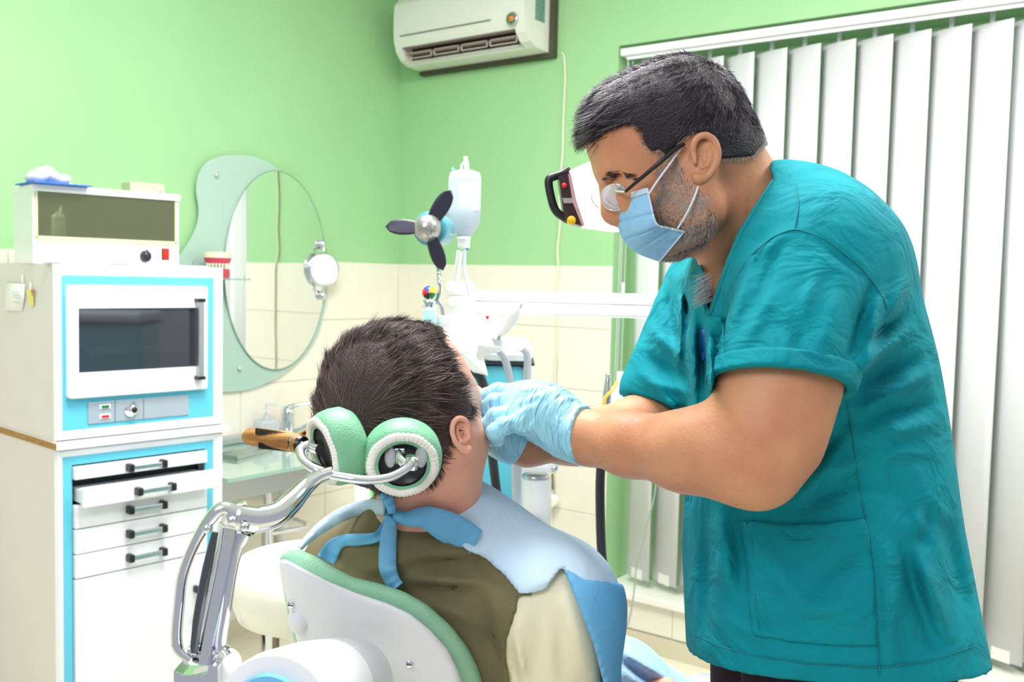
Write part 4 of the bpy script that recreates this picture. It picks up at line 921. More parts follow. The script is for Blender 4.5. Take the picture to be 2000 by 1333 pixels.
def ear(s, c, back, up, out, Hh, k=.003):
    """ear of height Hh: c centre, back / up in-plane unit vectors, out = away from the head"""
    back, up, out = nrm(back), nrm(up), nrm(out); T = lambda x, y, z=0: c + back * x * Hh + up * y * Hh + out * z * Hh
    R = np.stack([back, up, out], 1)
    s.ell(T(.06, .03, -.02), (.30 * Hh, .44 * Hh, .12 * Hh), R, .004)
    s.ell(T(.05, .05, .16), (.19 * Hh, .30 * Hh, .13 * Hh), R, .003, 's')
    hx = [(-.16, .02, .02), (-.20, .2, .06), (-.12, .40, .10), (.08, .50, .12), (.28, .42, .14), (.38, .2, .15), (.35, -.05, .14), (.24, -.24, .10), (.10, -.38, .05), (-.04, -.44, .04), (-.12, -.38, .02)]
    hp_, hr_ = crom([Vector(p) for p in hx], [.05, .055, .06, .062, .062, .06, .055, .06, .085, .095, .07], 4)
    s.ch([(T(*p), r_ * Hh) for p, r_ in zip(hp_, hr_)], k)
    s.ch([(T(.16, .30, .09), .035 * Hh), (T(.20, .1, .10), .04 * Hh), (T(.14, -.12, .10), .045 * Hh), (T(.0, -.2, .08), .045 * Hh)], k)
    s.ch([(T(-.17, .04, .07), .05 * Hh), (T(-.15, -.1, .09), .05 * Hh)], k)
    s.ell(T(-.02, -.02, .06), (.06 * Hh, .08 * Hh, .12 * Hh), R, .002, 's')
def finger(s, pts, rs, k=.004): s.ch([(p, r_) for p, r_ in zip(pts, rs)], k)
# ============================================================ DENTIST
SKIN = mat('dentist_skin', (208, 148, 112), .5, sss=.08, bump=.25, bs=260, rgb2=(190, 126, 94), vs_=14, detail=5)
SKINP = mat('patient_skin', (238, 178, 158), .48, sss=.1, bump=.2, bs=240, rgb2=(230, 160, 140), vs_=16)
def cloth(name, rgb, rgb2=None, bs=900, st=(1, 1, 1), bump=.3, rough=.85, wr=0, wrs=7, wst=(1, 1, 1)):
    m_ = mat(name, rgb, rough, rgb2=rgb2, vs_=9, spec=.25)
    nt = m_.node_tree; b = nt.nodes['Principled BSDF']; tc = nt.nodes.new('ShaderNodeTexCoord')
    n1 = nt.nodes.new('ShaderNodeTexNoise'); n1.inputs['Scale'].default_value = bs; n1.inputs['Detail'].default_value = 2
    nt.links.new(tc.outputs['Object'], n1.inputs['Vector']); b1 = nt.nodes.new('ShaderNodeBump'); b1.inputs['Strength'].default_value = bump; b1.inputs['Distance'].default_value = .0006
    nt.links.new(n1.outputs[0], b1.inputs['Height']); last = b1
    if wr:
        mp = nt.nodes.new('ShaderNodeMapping'); mp.inputs['Scale'].default_value = wst; nt.links.new(tc.outputs['Object'], mp.inputs[0])
        n2 = nt.nodes.new('ShaderNodeTexNoise'); n2.inputs['Scale'].default_value = wrs; n2.inputs['Detail'].default_value = 3; n2.inputs['Distortion'].default_value = 1.2
        nt.links.new(mp.outputs[0], n2.inputs['Vector']); b2 = nt.nodes.new('ShaderNodeBump'); b2.inputs['Strength'].default_value = wr; b2.inputs['Distance'].default_value = .012
        nt.links.new(n2.outputs[0], b2.inputs['Height']); nt.links.new(b1.outputs[0], b2.inputs['Normal']); last = b2
    nt.links.new(last.outputs[0], b.inputs['Normal']); return m_
SCRUB = cloth('teal_scrub_cotton', (0, 142, 156), (0, 128, 144), wr=.9, wrs=13, wst=(1, 1, 1.3))
SEAM = mat('teal_seam', (4, 120, 130), .8)
# ---- head + neck
hd = Sdf(Q(1130, 80, 1.0) - [.03, 0, 0], Q(1620, 80, 1.36) * [1, 1, 1], .0022)
hd = Sdf((.08, -.02, 1.02), (.42, .345, 1.30), .0022)
ca, sa_ = math.cos(math.radians(37)), math.sin(math.radians(37))
fwd = np.array([-ca, -sa_, 0]); upv = np.array([-sa_, ca, 0]); dep = np.array([0, 0, 1.0]); RH = np.stack([fwd, upv, dep], 1)
hd.ell(Q(1308, 252, 1.155), (.088, .076, .076), RH, .01)
hd.ell(Q(1238, 268, 1.155), (.055, .062, .066), RH, .03)
hd.ell(Q(1360, 268, 1.155), (.050, .056, .072), RH, .03)
hd.ell(Q(1272, 362, 1.155), (.050, .060, .058), RH, .03)                                    # mid face
hd.rc(Q(1186, 333, 1.10 + .025), Q(1186, 333, 1.185), .0125, .0125, .012)                       # brow
hd.ch([(Q(1192, 350, 1.155), .009), (Q(1196, 380, 1.155), .011), (Q(1196, 412, 1.155), .014)], .012)   # nose
hd.ell(Q(1206, 415, 1.155), (.016, .016, .018), None, .008)
for d_, dd_ in ((1.115, 1), (1.195, -1)):
    hd.ell(Q(1214, 362, d_ + .006 * dd_), (.016, .012, .016), RH, .008, 's')
    hd.ell(Q(1217, 363, d_ + .008 * dd_), (.0135, .0115, .0125), RH, .003)                      # closed eyelid
    hd.ell(Q(1250, 385, d_ + .004 * dd_), (.024, .022, .018), RH, .02)                          # cheek
    hd.ch([(Q(1368, 340, 1.155 - .063 * dd_), .018), (Q(1372, 415, 1.155 - .052 * dd_), .020), (Q(1306, 462, 1.155 - .016 * dd_), .016)], .025)
hd.ell(Q(1300, 470, 1.155), (.018, .018, .024), RH, .015)                                    # chin
hd.ch([(Q(1246, 440, 1.155), .014), (Q(1280, 452, 1.155), .016)], .02)                            # mouth area
hd.ell(Q(1330, 410, 1.155), (.05, .055, .05), RH, .03)
hd.ch([(Q(1400, 330, 1.165), .060), (Q(1440, 410, 1.18), .058), (Q(1490, 480, 1.2), .066), (Q(1500, 560, 1.2), .08)], .03)
hd.ch([(Q(1395, 395, 1.13), .014), (Q(1400, 470, 1.14), .013), (Q(1388, 540, 1.17), .014)], .02)   # neck tendon
de = Sdf(Q(1371, 311, 1.083) - .045, Q(1371, 311, 1.083) + .05, .0011)
ear(de, Q(1369, 312, 1.079), [.95, -.12, .28], [.02, 1, -.03], [-.10, .0, -1], .053, .0022)
de2 = Sdf(Q(1371, 330, 1.232) - .045, Q(1371, 330, 1.232) + .045, .002)
ear(de2, Q(1371, 330, 1.232), [.95, -.30, -.28], [.12, 1, .03], [-.10, .0, 1], .060)
HV, HF = hd.mesh()
# ---- arms (skin)
ar = Sdf((-.035, -.20, .90), (.36, .02, 1.38), .003)
ar.ch([(Q(1580, 620, 1.03), .058), (Q(1516, 765, .995), .0555), (Q(1496, 855, .985), .050), (Q(1470, 902, .985), .043)], .03)
ar.ch([(Q(1470, 900, .985), .042), (Q(1420, 885, 1.0), .0445), (Q(1340, 882, 1.03), .0405), (Q(1230, 868, 1.09), .0340), (Q(1150, 856, 1.13), .0285), (Q(1100, 842, 1.15), .027)], .02)
ar.ell(Q(1484, 935, .985), (.020, .018, .02), None, .03)
ar.ell(Q(1405, 862, 1.0), (.050, .028, .03), None, .03)
ar.ch([(Q(1430, 650, 1.36), .05), (Q(1345, 845, 1.33), .046), (Q(1250, 838, 1.30), .042), (Q(1120, 855, 1.24), .032), (Q(1030, 868, 1.21), .0245), (Q(985, 858, 1.2), .022)], .02)
AV, AF = ar.mesh()
# ---- hands: the same bones for the skin and, a little thicker, for the glove
def hand_near(s, g):
    z = lambda px, py, d: Q(px, py, d)
    s.ch([(z(1143, 858, 1.132), .0285 + g), (z(1105, 838, 1.148), .028 + g), (z(1062, 808, 1.158), .029 + g), (z(1030, 790, 1.160), .026 + g)], .02)
    s.ell(z(1072, 806, 1.150), (.040 + g, .030 + g, .026 + g), np.stack([nrm([-.86, .5, 0]), nrm([.5, .86, 0]), [0, 0, 1]], 1), .015)
    for kn, d in ((z(1012, 768, 1.178), 0), (z(1006, 786, 1.158), 0), (z(1008, 806, 1.138), 0), (z(1022, 828, 1.122), 0)):
        s.rc(z(1075, 806, 1.15), kn, .016 + g, .0105 + g, .018)
    finger(s, [z(1012, 768, 1.178), z(972, 765, 1.190), z(948, 775, 1.192), z(936, 788, 1.192)], [.0105 + g, .0095 + g, .0088 + g, .0072 + g])
    finger(s, [z(1006, 786, 1.158), z(966, 786, 1.158), z(950, 800, 1.160), z(944, 816, 1.165)], [.0108 + g, .0098 + g, .0092 + g, .0075 + g])
    finger(s, [z(1008, 806, 1.138), z(968, 815, 1.130), z(955, 832, 1.132), z(962, 848, 1.142)], [.0106 + g, .0098 + g, .0095 + g, .008 + g])
    finger(s, [z(1022, 828, 1.122), z(985, 832, 1.112), z(966, 845, 1.112), z(972, 860, 1.122)], [.0098 + g, .0088 + g, .0085 + g, .0072 + g])
    finger(s, [z(1080, 828, 1.175), z(1035, 832, 1.195), z(985, 822, 1.20), z(950, 812, 1.20)], [.016 + g, .0125 + g, .0108 + g, .0085 + g], .008)
def hand_far(s, g):
    z = lambda px, py, d: Q(px, py, d)
    s.ch([(z(1022, 868, 1.208), .0245 + g), (z(990, 852, 1.205), .024 + g), (z(968, 838, 1.205), .024 + g)], .02)
    s.ell(z(978, 846, 1.205), (.034 + g, .024 + g, .028 + g), np.stack([nrm([-.8, .5, 0]), nrm([.5, .8, 0]), [0, 0, 1]], 1), .015)
    for i, (dy, dd) in enumerate(((0, .0), (14, -.018), (-10, .018), (22, -.034))):
        finger(s, [z(962, 832 + dy, 1.205 + dd), z(938, 815 + dy * 1.1, 1.21 + dd), z(926, 822 + dy * 1.2, 1.225 + dd), z(928, 836 + dy * 1.2, 1.238 + dd * .8)], [.0105 + g, .0096 + g, .009 + g, .0076 + g])
    finger(s, [z(992, 836, 1.19), z(965, 812, 1.185), z(944, 800, 1.19)], [.014 + g, .0115 + g, .009 + g], .008)
h1 = Sdf((-.050, -.14, 1.06), (.115, -.025, 1.24), .0020); hand_near(h1, -.0012); B1V = h1.mesh()
h2 = Sdf((-.065, -.16, 1.14), (.045, -.055, 1.29), .0022); hand_far(h2, -.0012); B2V = h2.mesh()
# legs
ft = W([[.4, 0, 1.2]])[0]
person_o = [float(ft[0]), float(ft[1]), 0.0]
dent = nbuild('person', [(HV, HF), de.mesh(), de2.mesh(), (AV, AF), B1V, B2V], SKIN, None, it=1, origin=person_o)
tag(dent, 'standing bearded man in a teal scrub top, mask and glasses leaning over the patient', 'person')
# lips etc under the mask are covered; brow hair
# ---- gloves
GLOVE = mat('nitrile_glove', (150, 214, 240), .42, sss=.0, coat=.15, rgb2=(170, 222, 244), vs_=18)
_nt = GLOVE.node_tree; _b = _nt.nodes['Principled BSDF']; _tc = _nt.nodes.new('ShaderNodeTexCoord'); _mp = _nt.nodes.new('ShaderNodeMapping')
_mp.inputs['Rotation'].default_value = (0, 0, -TH); _mp.inputs['Scale'].default_value = (1.0, .25, .22)
_w = _nt.nodes.new('ShaderNodeTexNoise'); _w.inputs['Scale'].default_value = 110; _w.inputs['Detail'].default_value = 2; _w.inputs['Distortion'].default_value = .6
_bp = _nt.nodes.new('ShaderNodeBump'); _bp.inputs['Strength'].default_value = 1.0; _bp.inputs['Distance'].default_value = .010
_mp2 = _nt.nodes.new('ShaderNodeMapping'); _mp2.inputs['Rotation'].default_value = (0, 0, 0)
_nt.links.new(_tc.outputs['Object'], _mp.inputs[0]); _nt.links.new(_mp.outputs[0], _w.inputs['Vector']); _nt.links.new(_w.outputs[0], _bp.inputs['Height']); _nt.links.new(_bp.outputs[0], _b.inputs['Normal'])
g1 = Sdf((-.055, -.16, 1.05), (.135, -.02, 1.25), .0018); hand_near(g1, .0012)
g1.rc(Q(1200, 868, 1.105), Q(1105, 840, 1.147), .0355, .0295, .01)
g1.cut(Q(1141, 860, 1.13), np.array([Q(1200, 868, 1.105) - Q(1105, 840, 1.147)])[0] + np.array([0.006, .012, 0]))
g1.folds([(1090 + 7 * i, 800 - 2 * i, 1080 + 7 * i, 900, 2.6, .0009) for i in range(9)] + [(1010 + 13 * i, 830 + 2 * i, 1025 + 12 * i, 870 + 2 * i, 4, .0009) for i in range(5)] + [(1010, 790, 1060, 770, 6, .0012), (1005, 812, 1050, 790, 6, .0012), (1000, 845, 1045, 815, 6, -.001)])
gl1 = nbuild('glove', g1.mesh(), GLOVE, dent, it=1)
g2 = Sdf((-.07, -.165, 1.13), (.055, -.05, 1.30), .002); hand_far(g2, .0012)
g2.rc(Q(1048, 880, 1.212), Q(1000, 858, 1.206), .0285, .026, .01); g2.cut(Q(1018, 868, 1.208), Q(1048, 880, 1.212) - Q(990, 852, 1.205))
gl2 = nbuild('glove', g2.mesh(), GLOVE, dent, it=1)
# glove cuff beads
def cuff(c, ax_, r_, mat_, nm, par, tr_=.0012, e=1.0):
    ax_ = nrm(ax_); a = nrm(np.cross(ax_, [0, 0, 1])); b = np.cross(ax_, a)
    pts = [Vector(W([c + a * r_ * math.cos(t) + b * r_ * e * math.sin(t)])[0]) for t in np.linspace(0, 2 * math.pi, 40)]
    m = MB(); m.tube(pts, tr_, 6, caps=False); return m.build(nm, mat_, par)
# ---- scrub top
_ys = [395, 410, 440, 480, 520, 560, 600, 700, 800, 900, 1000, 1100, 1200, 1290, 1400]
_xl = [1500, 1462, 1412, 1372, 1350, 1338, 1332, 1344, 1344, 1342, 1341, 1346, 1350, 1354, 1362]
_xr = [1600, 1640, 1686, 1718, 1742, 1762, 1776, 1806, 1826, 1841, 1853, 1872, 1892, 1910, 1916]
_hd = [.04, .10, .15, .18, .19, .19, .19, .185, .18, .18, .185, .19, .19, .195, .195]
_dc = [1.2, 1.2, 1.2, 1.21, 1.215, 1.22, 1.22, 1.22, 1.22, 1.22, 1.22, 1.22, 1.22, 1.22, 1.22]
tp = Sdf((.128, -.46, .88), (.64, .215, 1.50), .0036)
X, Y, Z = tp.g(tp.all())
pyc = 666.5 - Y[0, :, 0] / 1.2 * F
xl = np.interp(pyc, _ys, _xl); xr2 = np.interp(pyc, _ys, _xr); hdp = np.interp(pyc, _ys, _hd); dcc = np.interp(pyc, _ys, _dc)
for _ in range(3):
    xl = np.convolve(np.pad(xl, 4, 'edge'), np.ones(9) / 9, 'valid'); xr2 = np.convolve(np.pad(xr2, 4, 'edge'), np.ones(9) / 9, 'valid'); hdp = np.convolve(np.pad(hdp, 4, 'edge'), np.ones(9) / 9, 'valid')
ul = (xl - 1000) / F * 1.2; ur = (xr2 - 1000) / F * 1.2
uc = ((ul + ur) / 2)[None, :, None]; uh = ((ur - ul) / 2)[None, :, None]; hd_ = hdp[None, :, None]; dcn = dcc[None, :, None]
ex = 2.3
rho = (np.abs((X - uc) / uh) ** ex + np.abs((Z - dcn) / hd_) ** ex) ** (1 / ex)
tor = ((rho - 1) * np.minimum(uh, hd_) * .95)
top_y = Q(0, 392, 1.2)[1]
tp.f = np.maximum(tor, (Y - top_y)).astype(f32)
tp.ell(Q(1560, 500, 1.2), (.115, .105, .165), np.stack([nrm([.85, -.5, 0]), nrm([.5, .85, 0]), [0, 0, 1]], 1), .04)
# yoke of the shoulders around the neck
tp.ch([(Q(1470, 395, 1.13), .012), (Q(1512, 368, 1.16), .014), (Q(1545, 372, 1.2), .02), (Q(1540, 385, 1.24), .016)], .03)
tp.rc(Q(1530, 400, 1.13), Q(1600, 470, 1.08), .035, .05, .05)
# sleeves
a0, a1 = Q(1592, 528, 1.06), Q(1524, 745, .992)
tp.rc(a0, a1, .084, .0695, .035)
b0_, b1_ = Q(1410, 585, 1.36), Q(1308, 770, 1.335)
tp.rc(b0_, b1_, .085, .070, .05)
# hollow + hem of the near sleeve
hn = nrm(a1 - a0 + np.array([.004, -.0, 0])); hp_ = Q(1524, 748, .992)
hn2 = nrm(np.array([-.18, -1, -.15]))
def dome(f, s, p, n, a, b, ra, rb):
    X, Y, Z = s.g(s.all()); n = nrm(n)
    # only near the sleeve axis: cut beyond plane
    ba = b - a; L = ba @ ba; t = ((X - a[0]) * ba[0] + (Y - a[1]) * ba[1] + (Z - a[2]) * ba[2]) / L
    return t
def slab_cut(s, p, n, a, b, R_):
    """remove the sleeve beyond plane (p,n), inside a capsule of radius R_ round the arm axis extension"""
    e = a + (b - a) * 1.9; sl = s.sl(np.minimum(p, e) - R_ - .03, np.maximum(p, e) + R_ + .03); X, Y, Z = s.g(sl); n = nrm(n)
    pl_ = -((X - p[0]) * n[0] + (Y - p[1]) * n[1] + (Z - p[2]) * n[2]); ba = e - a; L = ba @ ba
    t = np.clip(((X - a[0]) * ba[0] + (Y - a[1]) * ba[1] + (Z - a[2]) * ba[2]) / L, 0, 1)
    cp_ = np.sqrt((X - a[0] - t * ba[0]) ** 2 + (Y - a[1] - t * ba[1]) ** 2 + (Z - a[2] - t * ba[2]) ** 2) - R_
    s.comb(sl, np.maximum(pl_, cp_).astype(f32), 0, 's')
HNRM = nrm([-.13, -1, -.30]); HPT = Q(1524, 748, .99)
slab_cut(tp, HPT, HNRM, a0, a1, .087)
slab_cut(tp, Q(1300, 800, 1.33), nrm(b1_ - b0_) + np.array([.12, -.2, 0]), b0_, b1_, .112)
tp.rc(a0 + (a1 - a0) * 1.22, a0 + (a1 - a0) * 1.6, .052, .056, 0, 's')
tp.rc(b0_ + (b1_ - b0_) * 1.32, b0_ + (b1_ - b0_) * 1.7, .050, .052, 0, 's')
# neck opening (V)
vo = tp.region([(1504, 330), (1512, 352), (1478, 395), (1440, 455), (1418, 510), (1400, 560), (1383, 612), (1368, 575), (1372, 530), (1378, 490), (1350, 470), (1330, 300), (1504, 300)])
X, Y, Z = tp.g(tp.all())
lim = np.maximum(vo, (Z - 1.30)); lim = np.maximum(lim, (1.05 - Z))
tp.f = np.maximum(tp.f, -lim.astype(f32))
# folds
tp.folds([
 (1540, 455, 1440, 520, 12, .004), (1500, 440, 1430, 600, 16, -.004), (1470, 520, 1405, 690, 14, .006), (1440, 560, 1395, 720, 12, -.006),
 (1510, 560, 1440, 690, 16, .004), (1700, 560, 1650, 720, 14, -.006), (1720, 580, 1690, 720, 12, .006), (1760, 620, 1680, 680, 12, -.005),
 (1780, 640, 1690, 715, 12, .006), (1800, 700, 1690, 760, 14, -.005), (1810, 730, 1700, 790, 12, .006), (1820, 790, 1690, 830, 14, -.005), (1825, 830, 1690, 850, 14, .004),
 (1650, 830, 1560, 930, 16, -.006), (1640, 870, 1560, 980, 14, .005), (1680, 900, 1600, 930, 14, .004), (1700, 930, 1560, 990, 16, -.004),
 (1400, 1000, 1420, 1150, 22, .006), (1440, 1010, 1460, 1180, 18, -.006), (1385, 980, 1380, 1240, 14, -.005), (1790, 1080, 1850, 1240, 18, .006), (1760, 1050, 1820, 1260, 16, -.006), (1840, 1000, 1890, 1230, 18, -.005),
 (1730, 1080, 1745, 1300, 14, .005), (1600, 1160, 1700, 1080, 20, -.004), (1500, 1100, 1590, 1200, 20, .004), (1560, 1200, 1660, 1190, 16, .004),
 (1345, 620, 1360, 760, 9, .006), (1362, 600, 1385, 800, 8, -.003), (1380, 640, 1400, 900, 10, .006), (1335, 560, 1350, 660, 10, -.006), (1400, 700, 1420, 900, 12, -.006),
 (1270, 640, 1330, 700, 12, .005), (1260, 700, 1340, 740, 12, -.004), (1265, 740, 1340, 770, 10, .005), (1300, 560, 1320, 680, 12, -.005),
 (1352, 540, 1362, 860, 8, .0035), (1368, 600, 1366, 880, 8, -.003), (1345, 560, 1340, 700, 7, -.002), (1384, 620, 1396, 900, 8, .0035), (1330, 580, 1322, 760, 8, .004), (1268, 690, 1340, 800, 10, -.003), (1255, 730, 1330, 810, 8, .004), (1480, 480, 1420, 640, 7, .004), (1520, 480, 1470, 620, 9, -.004), (1600, 520, 1560, 640, 12, .003), (1770, 540, 1730, 640, 12, .005), (1600, 470, 1690, 540, 8, -.003), (1640, 560, 1600, 720, 22, .004), (1560, 600, 1560, 720, 14, -.003)])
g_ = np.random.default_rng(4)
for i in range(26):
    x_ = g_.uniform(1380, 1830); y_ = g_.uniform(800, 1260); a_ = g_.uniform(-.5, .6) + (1.2 if x_ > 1740 or x_ < 1430 else 0); l_ = g_.uniform(40, 110)
    if 1450 < x_ < 1710 and y_ > 1000: a_ = g_.uniform(.3, .9)
    tp.folds([(x_, y_, x_ + l_ * math.cos(a_), y_ + l_ * math.sin(a_), g_.uniform(9, 18), g_.choice([-1, 1]) * g_.uniform(.0014, .0032))])
body = tp.f.copy()
# hem plane
tp.cut(Q(1500, 1338, 1.03), [0, -1, -.15])
top_o = nbuild('scrub_top', tp.mesh(), SCRUB, dent, it=2)
# cuff band, hem band, pocket, seams: cloth laid on the top
def overlay(name, poly, thick, m_, par=None, dlim=1.2, extra=None, it=1, src=None, inner=.004):
    o = tp.copy(); o.f = (body if src is None else src) - thick; R_ = o.region(poly)
    o.f = np.maximum(o.f, R_); o.f = np.maximum(o.f, -((body if src is None else src) + inner))
    X, Y, Z = o.g(o.all()); o.f = np.maximum(o.f, (Z - dlim)).astype(f32)
    if extra is not None: o.f = np.maximum(o.f, extra(X, Y, Z)).astype(f32)
    return nbuild(name, o.mesh(), m_, par or top_o, it=it)
overlay('pocket', [(1447, 1017), (1520, 1024), (1600, 1023), (1692, 1013), (1700, 1060), (1708, 1140), (1714, 1262), (1640, 1262), (1560, 1256), (1470, 1243), (1462, 1180), (1458, 1100)], .0042, SCRUB)
cs = Sdf(np.minimum(a1, HPT) - .12, np.maximum(a1, HPT) + .12, .0022)
ex_ = (a1 - a0)
cs.rc(a0 + ex_ * .6, a0 + ex_ * 1.35, .0770, .0715, 0); cs.rc(a0 + ex_ * .7, a0 + ex_ * 1.7, .0640, .0595, 0, 's')
cs.cut(HPT + HNRM * .004, HNRM); cs.cut(HPT - HNRM * .016, -HNRM)
nbuild('sleeve_cuff', cs.mesh(), SCRUB, top_o, it=2)
def line_on(name, pts, m_, par, w_=1.6, up_=.0015, closed=False, surf=None):
    """thin seam following the top surface along pixel points"""
    s = surf or tp; pp = []
    for (x0_, y0_), (x1_, y1_) in zip(pts[:-1], pts[1:]):
        n = max(2, int(math.hypot(x1_ - x0_, y1_ - y0_) / 9)); pp += [(x0_ + (x1_ - x0_) * i / n, y0_ + (y1_ - y0_) * i / n) for i in range(n)]
    pp.append(pts[-1]); o = []
    for x_, y_ in pp:
        ds = np.arange(.90, 1.45, .002); p = np.stack([(x_ - 1000) / F * ds, (666.5 - y_) / F * ds, ds], 1); ii = np.clip(np.round((p - s.lo) / s.h).astype(int), 0, s.n - 1)
        v = (body if s is tp else s.f)[ii[:, 0], ii[:, 1], ii[:, 2]]; k = np.argmax(v < 0)
        if v[k] < 0:
            a = v[k - 1] if k else 1; t = a / (a - v[k] + 1e-9) if k else 0; o.append(Vector(W([Q(x_, y_, ds[k - 1] + .002 * t - up_)])[0]))
    # smooth depth
    if len(o) < 3: return None
    for _ in range(2): o = [o[0]] + [(o[i - 1] + o[i] * 2 + o[i + 1]) / 4 for i in range(1, len(o) - 1)] + [o[-1]]
    m = MB(); m.tube(o, w_ * 1.0 / F, 6); return m.build(name, m_, par)
line_on('shoulder_seam', [(1556, 358), (1560, 400), (1553, 446)], SEAM, top_o, 1.2, .0006)
line_on('armhole_seam', [(1437, 545), (1465, 500), (1510, 462), (1552, 446), (1610, 465), (1680, 520), (1712, 560), (1734, 600), (1728, 640), (1690, 672), (1668, 700)], SEAM, top_o, 1.6, .0006)
line_on('side_seam', [(1652, 770), (1666, 860), (1680, 960), (1692, 1013), (1706, 1120), (1715, 1260), (1718, 1320)], SEAM, top_o, 1.5, .0012)
line_on('cuff_stitch', [(1404, 745), (1440, 735), (1520, 728), (1600, 738), (1652, 765)], mat('overlock_green', (30, 170, 130), .8), top_o, 3.0, .0042)
line_on('hem_stitch', [(1356, 1240), (1400, 1262), (1480, 1283), (1600, 1300), (1716, 1305), (1820, 1292), (1905, 1262)], SEAM, top_o, 1.2, .0008)
line_on('pocket_stitch', [(1466, 1026), (1472, 1100), (1476, 1180), (1484, 1238)], SEAM, top_o, 1.0, .005)
line_on('pocket_stitch', [(1456, 1050), (1560, 1058), (1690, 1045)], SEAM, top_o, 1.0, .005)
line_on('neck_band', [(1510, 352), (1480, 398), (1447, 455), (1424, 510), (1406, 565), (1388, 612)], mat('teal_neckband', (6, 140, 152), .85), top_o, 3.2, .001)
line_on('neck_band', [(1385, 612), (1370, 575), (1372, 530)], mat('teal_neckband_far', (6, 140, 152), .85), top_o, 3.0, .001)
overlay('chest_pocket', [(1378, 616), (1414, 620), (1416, 700), (1412, 780), (1384, 770), (1376, 700)], .0035, SCRUB)
overlay('name_badge', [(1368, 640), (1378, 640), (1379, 706), (1369, 708)], .007, mat('badge_blue', (30, 90, 170), .35))
# ---- trousers and shoes
tr_ = Sdf((.17, -1.46, .92), (.62, -.20, 1.50), .008)
for dz_, xs__ in ((1.11, 0), (1.33, -.0)):
    base = W([[0, 0, 0]])
    tr_.ch([(np.array([.40, -.37, dz_ + .03 - (.02 if dz_ > 1.2 else -.02)]), .125), (np.array([.37, -.62, dz_]), .095), (np.array([.36, -.90, dz_ + .0]), .070), (np.array([.37, -1.30, dz_ - .03 + .08]), .055)], .02)
TROU = cloth('dark_trousers', (44, 34, 48), bs=500)
nbuild('trousers', tr_.mesh(), TROU, dent, it=1)
for k, dz_ in enumerate((1.16, 1.38)):
    a = Vector(W([[.37, -1.30, dz_]])[0]); a.z = .05
    m = MB(); m.tube([a + RT * .09, a, a - RT * .12, a - RT * .19], [(.04, .045), (.05, .05), (.045, .036), (.02, .02)], 16, sub=3); m.build('shoe', BLACK, dent)
# ---- mask
MASK = cloth('mask_blue', (136, 192, 236), (156, 204, 240), bs=700, bump=.2, rough=.8, wr=.35, wrs=40)
near_side = [(1264, 368, 1.083), (1271, 400, 1.080), (1282, 437, 1.080), (1306, 446, 1.090), (1337, 453, 1.095)]
front = [(1204, 386, 1.155), (1203, 425, 1.155), (1215, 465, 1.155), (1243, 494, 1.155), (1288, 512, 1.155)]
n1_, n2_ = 56, 30
def lerp_list(L, t):
    x = t * (len(L) - 1); i = min(int(x), len(L) - 2); f_ = x - i
    p0_, p1_, p2_, p3_ = (np.array(L[max(i - 1, 0)]), np.array(L[i]), np.array(L[i + 1]), np.array(L[min(i + 2, len(L) - 1)]))
    return .5 * ((2 * p1_) + (p2_ - p0_) * f_ + (2 * p0_ - 5 * p1_ + 4 * p2_ - p3_) * f_ * f_ + (3 * p1_ - p0_ - 3 * p2_ + p3_) * f_ ** 3)
G_ = []
for i in range(n1_ + 1):
    t = i / n1_; row = []
    fr = lerp_list(front, t); ns = lerp_list(near_side, t); fsd = ns.copy(); fsd[2] = 2.31 - ns[2]
    pw_ = [(np.array([fsd[0], fsd[1], fsd[2]])), fr, ns]
    for j in range(-n2_ // 2, n2_ // 2 + 1):
        s__ = j / (n2_ / 2); a_ = abs(s__); side = ns if s__ > 0 else fsd
        w_ = a_ ** 1.25; p = fr * (1 - w_) + side * w_; p = p.copy()
        p[2] = fr[2] * (1 - a_ ** .9) + side[2] * a_ ** .9 - (0.010 * math.sin(math.pi * a_) if s__ > 0 else -.010 * math.sin(math.pi * a_))
        pl2 = sum(math.exp(-((t - c_ - .06 * a_) / .014) ** 2) for c_ in (.30, .52, .72)) * (1 - .3 * a_)
        p[2] += .0042 * pl2 * (1 if s__ > 0 else -1); p[0] += 1.2 * pl2 * (1 - a_)
        p[1] += 4 * math.sin(math.pi * a_) * (1 if t < .2 else 0) * 0
        row.append(Vector(W([Q(*p)])[0]))
    G_.append(row)
m = MB(); m.grid(G_, True, thick=(RT * .0012 + UP * .0003)); mk = m.build('face_mask', MASK, dent)
m = MB(); m.grid([r_[:] for r_ in [[p - FW * .0009 * (1 if k > n2_ // 2 else -1) - RT * .0007 for k, p in enumerate(row)] for row in G_[:6]]], True); m.build('nose_band', mat('mask_band', (196, 212, 238), .8), mk)
m = MB(); m.tube([G_[i][-1] - FW * .0008 for i in range(n1_ + 1)], .0012, 6); m.tube([p - FW * .0004 - RT * .0004 for p in G_[0]], .0008, 6); m.tube([p - RT * .0004 for p in G_[-1]], .0010, 6); m.build('mask_edge', mat('mask_edge_light', (214, 222, 244), .8), mk)
def ptsW(L): return [Vector(W([Q(*p)])[0]) for p in L]
m = MB(); m.tube(ptsW([(1268, 378, 1.080), (1285, 352, 1.076), (1310, 318, 1.076), (1332, 286, 1.083), (1345, 275, 1.10)]), .0013, 8, sub=3); m.build('ear_loop', mat('elastic_white', (226, 226, 236), .7), mk)
m = MB(); m.tube(ptsW([(1324, 446, 1.086), (1340, 420, 1.074), (1355, 388, 1.072), (1366, 358, 1.080)]), .0013, 8, sub=3); m.build('ear_loop', mat('elastic_white_lower', (226, 226, 236), .7), mk)
